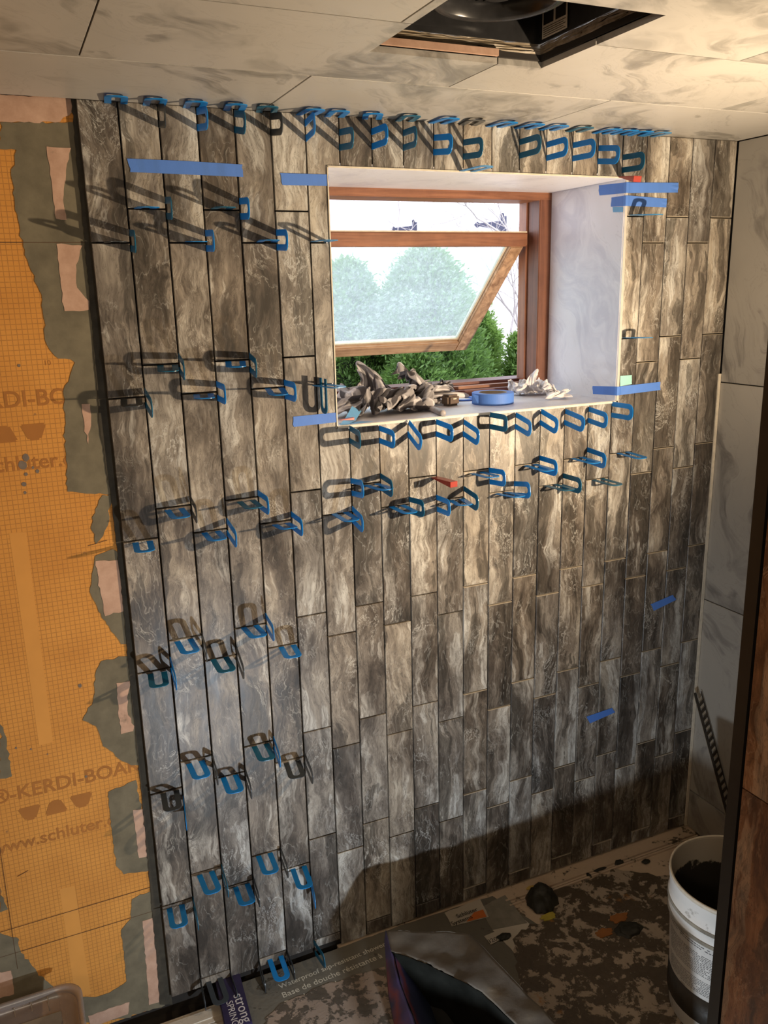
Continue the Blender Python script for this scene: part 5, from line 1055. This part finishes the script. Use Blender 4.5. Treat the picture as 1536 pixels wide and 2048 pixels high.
r1 = rag('crumpled_rag', FOLD_A, 44, 35, 0.672, 0.172, 0.300, 0.225, 0.125, M_plaid, 'large dirty grey and white checked rag crumpled on the left of the sill', 0.12)
r2 = rag('rag_end', FOLD_B, 34, 20, 0.848, 0.210, 0.245, 0.125, 0.120, M_plaid, None, 0.15, True); r2.parent = r1
rag('white_rag', FOLD_A, 44, 35, 1.200, 0.225, 0.140, 0.105, 0.080, M_whiterag, 'bunched white cloth rag on the sill near the marble jamb', 2.9)
rag('paper_towel', FOLD_B, 34, 20, 1.205, 0.120, 0.085, 0.065, 0.044, M_whiterag, 'small crumpled white paper towel in front of the white rag', 2.6)
# small brown tool handle under the rag
o = box_obj('tool_handle', (-0.022, 0.022, -0.016, 0.016, 0.0, 0.030), plain('brown_rubber', (0.10, 0.065, 0.045), 0.6, 0.2), None, 0.006)
o.location = (0.895, 0.165, WZ0); o.rotation_euler = (0, 0, 0.3); tag(o, 'small brown tool handle under the arch of the checked rag', 'tool')
o = box_obj('handle_mark', (-0.006, 0.006, -0.0168, -0.0158, 0.018, 0.021), M_creamtrim, bpy.data.objects['tool_handle'])

# ---------------------------------------------------------------- BUCKET
BX, BY, BZ = 1.24, -0.60, 0.38
t = NT('bucket_white'); c = t.coord(); x, y, z = t.sep(c); n = t.noise(c, 26, 6, 0.65).outputs[0]
sm = t.ramp(n, [(0.60, 0.0), (0.66, 1.0)])
b = t.mix(t.math('MULTIPLY', sm, 0.5), (0.74, 0.72, 0.68), (0.20, 0.17, 0.13)); t.P(Base=b, Roughness=0.45); M_bucket = t.m
t = NT('bucket_inside'); c = t.coord(); x, y, z = t.sep(c); n = t.noise(c, 12, 6, 0.65).outputs[0]
lim = t.math('ADD', t.math('MULTIPLY', t.math('SUBTRACT', n, 0.5), 0.20), z)
b = t.mix(t.ramp(lim, [(0.315, 1.0), (0.325, 0.0)]), (0.55, 0.48, 0.38), (0.035, 0.028, 0.020)); t.P(Base=b, Roughness=0.7); M_bin = t.m
bucket = empty('bucket', (BX, BY, 0), 'white five gallon bucket with printed text, crusted with dark mortar, half behind the black post', 'bucket')
def rr(z): return 0.131 + (0.1500 - 0.131) * z / BZ
o = lathe([(0.001, 0.002), (0.128, 0.002), (0.131, 0.006), (rr(.10), .10), (rr(.20), .20), (rr(.27), .27), (rr(.275) + .004, .276), (rr(.28) + .0045, .282), (rr(.285), .286), (rr(.305), .305),
           (rr(.31) + .0045, .309), (rr(.31) + .005, .316), (rr(.32), .320), (rr(.345), .345), (rr(.355) + .001, .355), (rr(.372) + .001, .372)], (0, 0, 0), M_bucket, 'bucket_body', 72); o.parent = bucket
o = lathe([(rr(.372) + .001, .370), (rr(.38) + .002, .374), (rr(.38) + .001, .380), (rr(.38) - .003, .380), (rr(.37) - .003, .374)], (0, 0, 0), M_creamtrim, 'rim', 72); o.parent = bucket
o = lathe([(rr(.375) - .003, .378), (rr(.2) - .003, .2), (rr(.03) - .003, .03), (0.001, .03)], (0, 0, 0), M_bin, 'bucket_inside', 72); o.parent = bucket
o = lathe([(0.001, 0.10), (0.05, 0.108), (0.10, 0.095), (0.138, 0.12), (0.1385, 0.05)], (0, 0, 0), plain('wet_mortar', (0.03, 0.024, 0.017), 0.5, 0.3, 30, bump=0.8), 'mortar_mix', 40); o.parent = bucket
for z0 in (0.279, 0.3125):
    o = lathe([(rr(z0) + .0055, z0 - 0.0045), (rr(z0) + .0058, z0), (rr(z0) + .0055, z0 + 0.0045)], (0, 0, 0), plain('band_dirt', (0.26, 0.23, 0.18), 0.8, 0.3, 30), 'band', 72); o.parent = bucket
# fine print wrapped round the bucket
bm = bmesh.new(); rg = random.Random(5)
def wrapq(a0, a1, z0, z1):
    n = max(1, int((a1 - a0) / 0.06)); pr = None
    for k in range(n + 1):
        a = a0 + (a1 - a0) * k / n; q = [(( rr(zz) + 0.0006) * math.cos(a), (rr(zz) + 0.0006) * math.sin(a), zz) for zz in (z0, z1)]
        cur = [bm.verts.new(p) for p in q]
        if pr: bm.faces.new((pr[0], cur[0], cur[1], pr[1]))
        pr = cur
zz = 0.262
for para, (cnt, hgt) in enumerate(((2, .0036), (13, .0026), (9, .0026), (8, .0026))):
    for k in range(cnt):
        a = math.radians(152); end = math.radians(290)
        while a < end:
            wl_ = rg.uniform(0.018, 0.06)
            if rg.random() < 0.93: wrapq(a, min(end, a + wl_), zz, zz + hgt * 0.55)
            a += wl_ + 0.011
        zz -= hgt * 1.75
    zz -= 0.011
o = from_bm('printed_text', bm, plain('print_grey', (0.09, 0.09, 0.10), 0.7)); o.parent = bucket; o['kind'] = 'stuff'
# ---------------------------------------------------------------- MORTAR BAG
t = NT('bag_paper'); c = t.coord(); n = t.noise(c, 11, 6, 0.62).outputs[0]; n2 = t.noise(c, 55, 5).outputs[0]
b = t.ramp(n, [(0.3, (0.06, 0.052, 0.044)), (0.55, (0.105, 0.09, 0.072)), (0.8, (0.19, 0.15, 0.10))]); b = t.mix(t.math('MULTIPLY', n2, 0.25), b, (0.1, 0.08, 0.06)); t.P(Base=b, Roughness=0.75); t.bump(n, 0.5, 0.004); M_bag = t.m
t = NT('bag_side_print'); c = t.coord(); x, y, z = t.sep(c); n = t.noise(c, 9, 5).outputs[0]
f = t.math('ADD', z, t.math('MULTIPLY', t.math('SUBTRACT', n, 0.5), 0.10))
b = t.ramp(t.math('MULTIPLY', f, 4.0), [(0.30, (0.03, 0.05, 0.10)), (0.74, (0.03, 0.035, 0.09)), (0.80, (0.15, 0.035, 0.04)), (0.86, (0.045, 0.03, 0.08)), (0.95, (0.04, 0.032, 0.12))]); t.P(Base=b, Roughness=0.45); M_bagp = t.m
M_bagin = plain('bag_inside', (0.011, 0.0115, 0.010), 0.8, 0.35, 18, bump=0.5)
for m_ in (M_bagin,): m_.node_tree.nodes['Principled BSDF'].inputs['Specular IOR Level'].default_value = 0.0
bag = empty('mortar_bag', (0.55, -0.50, 0.0), 'torn open grey paper mortar bag with a purple and blue printed side, on the floor', 'mortar bag')
def baglocal(o): o.parent = bag; o.matrix_parent_inverse = Matrix.Translation(-bag.location); return o
def patch(name, rows, mat, n=14, jit=0.002, th=0.0012, jagged_side=None):
    """bilinear surface from two polylines (lists of Vectors) with crumple"""
    A0, B0 = rows
    def samp(P, s):
        k = s * (len(P) - 1); i = min(int(k), len(P) - 2); return P[i].lerp(P[i + 1], k - i)
    bm = bmesh.new(); G = []
    for i in range(3 * n + 1):
        s = i / (3 * n); a_, b_ = samp(A0, s), samp(B0, s)
        if jagged_side: b_ = b_ + (a_ - b_) * random.uniform(0, jagged_side)
        G.append([bm.verts.new(a_.lerp(b_, j / n) + Vector((0, 0, 1)) * jit * noise.noise(a_.lerp(b_, j / n) * 22)) for j in range(n + 1)])
    for i in range(3 * n):
        for j in range(n): bm.faces.new((G[i][j], G[i + 1][j], G[i + 1][j + 1], G[i][j + 1]))
    o = from_bm(name, bm, mat, None, True); md = o.modifiers.new('t', 'SOLIDIFY'); md.thickness = th; return baglocal(o)
A_ = Vector((0.486, -0.250, 0.232)); B_ = Vector((0.666, -0.342, 0.226)); C_ = Vector((0.675, -0.575, 0.250)); D_ = Vector((0.69, -0.86, 0.285))
m1_, m2_, m3_, m4_ = Vector((0.470, -0.312, 0.226)), Vector((0.535, -0.386, 0.222)), Vector((0.600, -0.510, 0.228)), Vector((0.62, -0.66, 0.240))
m5_ = Vector((0.64, -0.86, 0.270))
patch('top_panel', ([A_, B_, C_, D_], [m1_, m2_, m3_, m5_]), M_bag, 14, 0.006, 0.0015, 0.035)
patch('far_side', ([A_, B_, C_, D_], [Vector((0.655, -0.27, 0.004)), Vector((0.72, -0.29, 0.004)), Vector((0.745, -0.56, 0.004)), Vector((0.75, -0.86, 0.004))]), M_bag, 12, 0.008)
e1, e2, e3 = Vector((0.448, -0.40, 0.222)), Vector((0.425, -0.56, 0.225)), Vector((0.40, -0.86, 0.25))
patch('printed_side', ([A_, e1, e2, e3], [Vector((0.473, -0.270, 0.222)), Vector((0.424, -0.40, 0.198)), Vector((0.380, -0.56, 0.19)), Vector((0.36, -0.86, 0.20))]), M_bagp, 12, 0.004)
patch('under_side', ([A_, e1, e2, e3],
                     [Vector((0.655, -0.27, 0.004)), Vector((0.60, -0.42, 0.004)), Vector((0.56, -0.58, 0.004)), Vector((0.54, -0.86, 0.004))]), M_bagp, 12, 0.006)
patch('near_end_shade', ([e3, Vector((0.54, -0.865, 0.272)), D_], [Vector((0.54, -0.86, 0.004)), Vector((0.62, -0.865, 0.004)), Vector((0.75, -0.86, 0.004))]), M_bag, 8, 0.006)  # unseen end panel, added to keep lamp light out of the bag
# inner lining that drops into the bag, and the curled torn lip
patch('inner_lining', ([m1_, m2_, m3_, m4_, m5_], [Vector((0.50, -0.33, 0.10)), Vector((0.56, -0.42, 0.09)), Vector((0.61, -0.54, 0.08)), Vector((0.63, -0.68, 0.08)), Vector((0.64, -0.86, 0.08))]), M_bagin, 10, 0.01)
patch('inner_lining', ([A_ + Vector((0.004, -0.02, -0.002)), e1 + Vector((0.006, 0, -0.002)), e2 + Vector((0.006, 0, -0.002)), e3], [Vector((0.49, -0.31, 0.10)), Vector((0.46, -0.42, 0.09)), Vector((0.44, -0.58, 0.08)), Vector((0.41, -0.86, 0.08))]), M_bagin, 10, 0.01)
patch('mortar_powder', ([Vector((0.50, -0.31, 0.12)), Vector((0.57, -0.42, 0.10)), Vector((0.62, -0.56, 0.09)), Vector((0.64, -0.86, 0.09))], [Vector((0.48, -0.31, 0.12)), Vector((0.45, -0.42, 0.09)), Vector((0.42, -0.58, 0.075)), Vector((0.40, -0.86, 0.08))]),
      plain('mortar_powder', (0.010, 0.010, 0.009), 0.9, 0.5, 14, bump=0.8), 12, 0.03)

bag.location.z += 0.006
# ---------------------------------------------------------------- PURPLE PACKET, MORTAR LUMPS, TRIM STRIP, BIN
M_purp = plain('packet_purple', (0.028, 0.020, 0.062), 0.4, 0.15); M_ptx = plain('packet_text', (0.62, 0.58, 0.58), 0.6)
pk = empty('printed_packet', (0.16, -0.14, 0.004), 'dark purple packet with white lettering at the wall foot left of the grey card', 'packet')
q = [fp(432, 1978), fp(480, 1960), fp(506, 2060), fp(452, 2075)]
bm = bmesh.new(); lo = [bm.verts.new((x - 0.16, y + 0.14, 0.001)) for x, y in q]; hi = [bm.verts.new((x - 0.16, y + 0.14, 0.022)) for x, y in q]
bm.faces.new(lo[::-1]); bm.faces.new(hi)
for k in range(4): bm.faces.new((lo[k], lo[(k + 1) % 4], hi[(k + 1) % 4], hi[k]))
bmesh.ops.bevel(bm, geom=bm.edges[:], offset=0.002, segments=2, affect='EDGES')
o = from_bm('packet_body', bm, M_purp); o.parent = pk
def pack_text(txt, u0, v0, u1, v1):
    zt = 0.0265; a_, b_ = at(u0, v0, 2, zt), at(u1, v1, 2, zt); ang = math.atan2(b_.y - a_.y, b_.x - a_.x)
    o = text_mesh(txt, 1.0, 'printed_text', M_ptx, None, Matrix.Identity(4), ext=0.002)
    wd = max(v.co.x for v in o.data.vertices) - min(v.co.x for v in o.data.vertices)
    o.data.transform(Matrix.Translation(a_ - pk.location) @ Matrix.Rotation(ang, 4, 'Z') @ Matrix.Scale((b_ - a_).length / wd, 4)); o.parent = pk
pack_text('strong', 466, 1990, 486, 2046); pack_text('SPRING', 452, 2004, 465, 2052)

def lump(loc, r, label, seed, sq=(1, 1, 1), group='mortar lumps on the floor', cone=False):
    bm = bmesh.new(); bmesh.ops.create_icosphere(bm, subdivisions=4, radius=1.0)
    for v in bm.verts:
        p = v.co.copy(); k = 1 + 0.28 * noise.noise(p * 1.7 + Vector((seed, 0, 0))) + 0.12 * noise.noise(p * 5 + Vector((0, seed, 0))) + 0.05 * noise.noise(p * 13)
        p *= k
        if cone and p.z > 0: p.z = 0.72 * math.tanh(p.z * 1.7)
        if cone and p.z > 0: s = max(0.42, 1 - p.z * 0.50); p.x *= s; p.y *= s
        v.co = Vector((p.x * sq[0] * r, p.y * sq[1] * r, max(-0.05 * r, p.z * sq[2] * r)))
    o = from_bm('mortar_lump', bm, M_lump, None, True); o.location = loc; return tag(o, label, 'mortar', group)
M_lump = plain('mortar_lump', (0.022, 0.020, 0.013), 0.6, 0.4, 40, bump=0.8)
lump((1.045, -0.10, 0.004), 0.046, 'large dark heap of mortar on the tray beside the tiled wall', 1.0, (1.0, 0.9, 1.75), cone=True)
lump((*fp(1258, 1862), 0.003), 0.030, 'flat dark mortar lump on the muddy sheet left of the bucket', 2.0, (1.3, 0.9, 0.35))
lump((*fp(1008, 1876), 0.003), 0.016, 'small dark mortar lump beside the torn label reading 320s', 3.4, (1.3, 0.8, 0.35))
lump((*fp(1238, 1726), 0.002), 0.013, 'small dark mortar crumb on the cream tray edge', 5.4, (1.2, 0.8, 0.5))
lump((*fp(1292, 1724), 0.002), 0.012, 'round dark mortar blob on the cream tray edge nearest the bucket', 6.4, (1.2, 0.8, 0.4))
lump((*fp(1200, 1740), 0.002), 0.011, 'long thin mortar smear on the cream tray edge', 7.1, (1.9, 0.5, 0.35))
lump((*fp(1178, 1752), 0.002), 0.009, 'tiny mortar crumb on the tray left of the long smear', 8.1, (0.7, 1.1, 0.5))
def blot(u, v, r, mat, label, cat, seed):
    bm = bmesh.new(); c_ = at(u, v, 2, 0.0); vs = []
    for k in range(26):
        a_ = k * 2 * math.pi / 26; q_ = r * (1 + 0.5 * noise.noise(Vector((math.cos(a_) * 2, math.sin(a_) * 2, seed))))
        vs.append(bm.verts.new((c_.x + q_ * 1.3 * math.cos(a_), c_.y + q_ * 0.7 * math.sin(a_), 0.0036)))
    f = bm.faces.new(vs); g = bmesh.ops.extrude_face_region(bm, geom=[f])
    for q_ in [e for e in g['geom'] if isinstance(e, bmesh.types.BMVert)]: q_.co.z += 0.002
    return tag(from_bm('paint_blot', bm, mat), label, cat)
blot(1097, 1836, 0.018, plain('yellow_paint', (0.45, 0.36, 0.05), 0.6), 'small yellow blot on the floor below the mortar heap', 'blot', 1)
blot(1062, 1778, 0.012, plain('yellow_paint_pale', (0.55, 0.38, 0.10), 0.6), 'pale yellow blot at the wall foot left of the mortar heap', 'blot', 4)
blot(1238, 1838, 0.022, plain('orange_scrap', (0.30, 0.11, 0.025), 0.7), 'orange scrap on the muddy sheet above the flat mortar lump', 'blot', 2)
blot(1208, 1868, 0.020, bpy.data.materials['orange_scrap'], 'orange scrap on the muddy sheet left of the flat mortar lump', 'blot', 3)

# perforated metal edge profile leaning in the corner
p0, p1 = at(1397, 1384, 0, XR - 0.02), at(1462, 1628, 0, XR - 0.02)
p1 = p0 + (p1 - p0) * 1.35
prof = empty('tile_edge_profile', p1, 'dark perforated metal tile profile leaning in the right corner behind the bucket', 'metal profile')
dv = (p0 - p1); L = dv.length; zax = dv.normalized(); xax = Vector((1, 0, 0)); xax = (xax - zax * xax.dot(zax)).normalized(); yax = zax.cross(xax)
m3 = Matrix((-yax, xax, zax)).transposed().to_4x4(); m3.translation = p1
prof.matrix_world = m3
M_prof = plain('profile_dark', (0.05, 0.04, 0.03), 0.45, 0.3, 50, metal=0.4); M_proflight = plain('profile_gap', (0.34, 0.29, 0.22), 0.5, 0.2)
bm = bmesh.new(); box(bm, -0.001, 0.001, -0.012, -0.0095, 0, L); box(bm, -0.001, 0.001, 0.0095, 0.012, 0, L); box(bm, -0.010, 0.0, -0.0125, -0.0115, 0, L)
k = 0.0
while k < L - 0.02:
    vs = box(bm, -0.001, 0.001, -0.0095, 0.0095, k, k + 0.009)
    for v in vs: v.co.z += v.co.y * 0.5
    k += 0.022
o = from_bm('perforated_leg', bm, M_prof); o.parent = prof
bm = bmesh.new(); k = 0.0135
while k < L - 0.02:
    vs = box(bm, -0.0022, -0.0011, -0.0060, 0.0080, k, k + 0.008)
    for v in vs: v.co.z += v.co.y * 0.5
    k += 0.022
o = from_bm('slot_edge', bm, M_proflight); o.parent = prof; o['kind'] = 'stuff'
o = box_obj('finish_edge', (-0.010, -0.0085, -0.013, -0.004, 0, L), M_proflight, prof)

# translucent storage bin
t = NT('bin_plastic'); tr = t.n('ShaderNodeBsdfTransparent', Color=(0.62, 0.58, 0.56, 1)); df = t.n('ShaderNodeBsdfDiffuse', Color=(0.55, 0.50, 0.48, 1)); gl = t.n('ShaderNodeBsdfGlossy', Roughness=0.25)
n = t.noise(t.coord(), 12, 4).outputs[0]
m1 = t.n('ShaderNodeMixShader', Fac=t.math('ADD', t.math('MULTIPLY', n, 0.3), 0.16)); t.t.links.new(tr.outputs[0], m1.inputs[1]); t.t.links.new(df.outputs[0], m1.inputs[2])
m2 = t.n('ShaderNodeMixShader', Fac=0.06); t.t.links.new(m1.outputs[0], m2.inputs[1]); t.t.links.new(gl.outputs[0], m2.inputs[2]); t.t.links.new(m2.outputs[0], t.out.inputs[0]); M_binp = t.m
bx0, bx1, by0, by1, bz = -0.80, -0.205, -0.50, -0.058, 0.209
bin_ = empty('storage_bin', ((bx0 + bx1) / 2, (by0 + by1) / 2, 0.007), 'translucent plastic storage bin in the lower left corner before the orange board', 'storage bin')
def rrect(x0, x1, y0, y1, r, n=6):
    P = []
    for cx_, cy_, a0 in ((x1 - r, y1 - r, 0), (x0 + r, y1 - r, 90), (x0 + r, y0 + r, 180), (x1 - r, y0 + r, 270)):
        for k in range(n + 1): a_ = math.radians(a0 + 90 * k / n); P.append((cx_ + r * math.cos(a_), cy_ + r * math.sin(a_)))
    return P
def loft(levels, name, mat, close=False):
    bm = bmesh.new(); rings = []
    for ins, z in levels: rings.append([bm.verts.new((x - bin_.location.x, y - bin_.location.y, z)) for x, y in rrect(bx0 + ins, bx1 - ins, by0 + ins, by1 - ins, 0.045)])
    n = len(rings[0])
    for r0, r1 in zip(rings, rings[1:]):
        for k in range(n): bm.faces.new((r0[k], r0[(k + 1) % n], r1[(k + 1) % n], r1[k]))
    if close: bm.faces.new(rings[0])
    o = from_bm(name, bm, mat, None, True); o.parent = bin_; return o
o = loft([(0.03, 0.0), (0.026, 0.004), (0.010, bz - 0.03), (0.006, bz - 0.012)], 'bin_wall', M_binp, True)
md = o.modifiers.new('t', 'SOLIDIFY'); md.thickness = 0.002
loft([(0.006, bz - 0.014), (-0.002, bz - 0.012), (-0.004, bz - 0.003), (0.0, bz), (0.008, bz - 0.001), (0.009, bz - 0.012)], 'bin_rim', M_binp)
M_blab = plain('bin_label', (0.34, 0.28, 0.21), 0.7, 0.1)
o = box_obj('bin_label', (bx1 - 0.16 - bin_.location.x, bx1 - 0.045 - bin_.location.x, by1 - 0.019 - bin_.location.y, by1 - 0.0175 - bin_.location.y, 0.06, 0.155), M_blab, bin_, 0.0004)
for k in range(7):
    xx = bx1 - 0.07 - 0.035 * k - bin_.location.x
    box_obj('rib', (xx, xx + 0.0018, by1 - 0.0125 - bin_.location.y, by1 - 0.0105 - bin_.location.y, bz - 0.05, bz - 0.012), M_blab, bin_)
o = box_obj('wood_offcut', (-0.22, 0.16, -0.13, -0.02, 0.006, 0.05), wood('offcut_wood', (0.09, 0.045, 0.02), (0.22, 0.12, 0.06)), None, 0.002)
o.location = (bin_.location.x, bin_.location.y + 0.12, bin_.location.z + 0.0); tag(o, 'dark brown wood offcut lying inside the translucent bin', 'wood offcut')

# ---------------------------------------------------------------- OUTSIDE
M_ground = plain('garden_soil', (0.22, 0.20, 0.16), 0.95, 0.3, 3)
g = struct(box_obj('ground', (-6, 14, 0.46, 14, -0.12, -0.06), M_ground))
def foliage_mat(name, a, b):
    t = NT(name); c = t.coord(); n = t.noise(c, 9, 3).outputs[0]; m = t.noise(c, 70, 2).outputs[0]
    t.P(Base=t.ramp(t.math('ADD', t.math('MULTIPLY', n, 0.5), t.math('MULTIPLY', m, 0.5)), [(0.36, a), (0.64, b)]), Roughness=0.6)
    tr = t.n('ShaderNodeBsdfTranslucent', Color=(*[min(1, v * 1.3) for v in b], 1)); mx = t.n('ShaderNodeMixShader', Fac=0.3)
    t.t.links.new(t.p.outputs[0], mx.inputs[1]); t.t.links.new(tr.outputs[0], mx.inputs[2]); t.t.links.new(mx.outputs[0], t.out.inputs[0]); return t.m
M_fol = foliage_mat('arborvitae_green', (0.045, 0.105, 0.027), (0.19, 0.33, 0.08)); M_fol2 = foliage_mat('arborvitae_light', (0.06, 0.13, 0.03), (0.22, 0.36, 0.08))
M_bark = plain('bark', (0.12, 0.10, 0.09), 0.9, 0.3, 20)
def shrub(cx, cy, r, ztop, n, label, mat, seed, zbot=0.0, group='arborvitae shrubs outside the window'):
    rs = np.random.RandomState(seed)
    e = empty('evergreen_shrub', (cx, cy, -0.06), label, 'shrub', group)
    v = []; f = []
    # clumps on the surface of a rounded column, each a fan of flat scaly sprays
    hgt = ztop - zbot
    ncl = n // 26
    for _ in range(ncl):
        s = rs.uniform(0.0, 1.0) ** 0.85; th = rs.uniform(0, 2 * math.pi)
        rad = r * (1 - s ** 3.2) ** 0.6 * rs.uniform(0.66, 1.0) * (1 + 0.22 * noise.noise(Vector((math.cos(th) * 1.8 + seed, math.sin(th) * 1.8, s * 5.0))))
        c = np.array([rad * math.cos(th), rad * math.sin(th), zbot + s * hgt])
        out = np.array([math.cos(th), math.sin(th), 0.55 + rs.uniform(0, .6)]); out /= np.linalg.norm(out)
        for k in range(26):
            d = out + rs.normal(0, 0.55, 3); d /= np.linalg.norm(d)
            sd = np.cross(d, rs.normal(0, 1, 3)); sd /= np.linalg.norm(sd)
            L = rs.uniform(0.010, 0.030); wd = L * 0.17; o = c + rs.normal(0, 0.016, 3)
            i = len(v); v += [o, o + d * L * 0.5 + sd * wd, o + d * L, o + d * L * 0.5 - sd * wd]; f.append((i, i + 1, i + 2, i + 3))
    me = bpy.data.meshes.new('foliage'); me.from_pydata([tuple(p) for p in v], [], f); me.update()
    o = mesh_obj('foliage', me, mat, e); o.location = (0, 0, 0.06); o['kind'] = 'stuff'
    o = lathe([(r * 0.12, 0.0), (r * 0.10, ztop * 0.8 + 0.06), (0.002, ztop * 0.93 + 0.06)], (0, 0, 0), M_bark, 'trunk', 10); o.parent = e
    # dense inner core of dark twigs
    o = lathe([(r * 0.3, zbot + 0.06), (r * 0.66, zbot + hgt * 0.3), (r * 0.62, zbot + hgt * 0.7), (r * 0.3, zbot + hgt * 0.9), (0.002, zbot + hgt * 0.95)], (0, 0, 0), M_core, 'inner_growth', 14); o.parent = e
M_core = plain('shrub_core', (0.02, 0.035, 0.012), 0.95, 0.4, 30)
shrub(1.45, 1.40, 0.30, 1.88, 78000, 'tall evergreen shrub seen through the tilted glass, the widest outside', M_fol, 1, 0.75)
shrub(1.13, 1.45, 0.20, 1.84, 40000, 'evergreen shrub at the left edge of the window view', M_fol, 2, 0.8)
shrub(1.755, 1.55, 0.16, 1.68, 30000, 'slim evergreen shrub filling the gap right of the tilted sash', M_fol2, 3, 0.9)
shrub(1.86, 1.30, 0.085, 1.53, 14000, 'low light green evergreen shrub at the right edge of the window view', M_fol2, 4, 0.9)
shrub(1.28, 1.15, 0.20, 1.50, 26000, 'low evergreen growth right under the tilted sash behind the rag', M_fol, 5, 0.8)

shrub(0.78, 1.55, 0.17, 1.80, 20000, 'evergreen shrub hidden furthest left behind the window frame', M_fol, 6, 0.8)
# white painted garden gate and fence with black strap hinges
M_fence = plain('fence_white', (0.80, 0.78, 0.84), 0.8, 0.05, 6); M_iron = plain('black_iron', (0.03, 0.03, 0.07), 0.5)
fn = empty('garden_fence', (2.6, 3.22, -0.06), 'pale board fence with a gate beyond the shrubs', 'fence')
xx = 0.7
while xx < 4.6:
    wd = 0.30; o = box_obj('board', (xx - 2.6, xx - 2.6 + wd - 0.012, 0.0, 0.025, 0.0, 3.0), M_fence, fn, 0.003); xx += wd
for z in (0.5, 1.6, 2.35): box_obj('rail', (0.7 - 2.6, 4.6 - 2.6, 0.026, 0.07, z, z + 0.09), M_fence, fn)
def hinge(u, v, s, label):
    c_ = at(u, v, 1, 3.198); e = empty('strap_hinge', c_, label, 'hinge', 'black strap hinges on the fence')
    bm = bmesh.new(); box(bm, 0.02, 0.045, -0.004, 0.004, -0.085, 0.085)
    for z in (-0.085, 0.085): bmesh.ops.create_uvsphere(bm, u_segments=10, v_segments=6, radius=0.018, matrix=Matrix.Translation((0.033, 0, z)))
    box(bm, 0.045, 0.075, -0.004, 0.004, -0.075, 0.075)
    o = from_bm('hinge_plate', bm, M_iron); o.parent = e; o.scale = (s, s, s)
    bm = bmesh.new(); P = ((0.02, -0.035), (0.02, 0.035), (-0.20, 0.012), (-0.22, 0.026), (-0.25, 0.0), (-0.22, -0.026), (-0.20, -0.012))
    a_ = [bm.verts.new((x, -0.004, z)) for x, z in P]; b_ = [bm.verts.new((x, 0.004, z)) for x, z in P]
    bm.faces.new(a_); bm.faces.new(b_[::-1])
    for k in range(len(P)): bm.faces.new((a_[k], a_[(k + 1) % len(P)], b_[(k + 1) % len(P)], b_[k]))
    o = from_bm('hinge_strap', bm, M_iron); o.parent = e; o.scale = (s, s, s)
hinge(998, 450, 0.75, 'black iron strap hinge on the fence above the tilted sash, right')
hinge(822, 458, 0.55, 'black iron strap hinge on the fence above the tilted sash, left')

# bare tree
def branch_tree(base, segs, name, label, seed, r0=0.03, spread=0.5, up=0.9, depth=5, L0=0.5, lean=(0, 0, 0)):
    rg = random.Random(seed); cu = bpy.data.curves.new(name, 'CURVE'); cu.dimensions = '3D'; cu.bevel_depth = 1.0; cu.bevel_resolution = 1; cu.resolution_u = 2
    def grow(p, d, L, r, k):
        pts = [p]; q = p.copy(); dd = d.copy()
        for _ in range(5):
            dd = (dd + Vector((rg.gauss(0, .16), rg.gauss(0, .16), rg.gauss(0, .12))) + Vector((0, 0, 0.04))).normalized(); q = q + dd * L / 5; q.y = max(-0.33, min(0.16, q.y)); q.x = max(-0.7, min(0.8, q.x)); q.z = min(q.z, 2.75); pts.append(q.copy())
        s = cu.splines.new('POLY'); s.points.add(len(pts) - 1)
        for i, pt in enumerate(pts): s.points[i].co = (*pt, 1); s.points[i].radius = r * (1 - 0.45 * i / len(pts))
        if k <= 0: return
        for _ in range(3 if k > 1 else 4):
            i = rg.randint(2, 5); nd = (dd + Vector((rg.gauss(0, spread), rg.gauss(0, spread), rg.gauss(0, spread * .7)))).normalized(); grow(pts[i], nd, L * rg.uniform(.55, .8), r * 0.55, k - 1)
    grow(Vector((0, 0, 0)), (Vector((0, 0, 1)) + Vector(lean)).normalized(), L0, r0, depth)
    o = bpy.data.objects.new(name, cu); COL.objects.link(o); o.location = base; cu.materials.append(M_twig)
    dg = bpy.context.evaluated_depsgraph_get(); me = bpy.data.meshes.new_from_object(o.evaluated_get(dg)); COL.objects.unlink(o); bpy.data.objects.remove(o)
    mo = mesh_obj(name, me, M_twig); mo.location = base; return tag(mo, label, 'tree')
M_twig = plain('pale_twigs', (0.42, 0.38, 0.38), 0.8, 0.15)
branch_tree(Vector((2.42, 2.35, -0.06)), 5, 'bare_tree', 'bare leafless tree with pale twisting branches right of the shrubs', 3, 0.030, 0.5, L0=1.15, depth=5, lean=(-0.05, 0, 0))
branch_tree(Vector((1.70, 2.99, -0.06)), 5, 'bare_bush', 'bare twiggy bush seen above the sash at the left', 9, 0.014, 0.4, L0=1.15, depth=5)
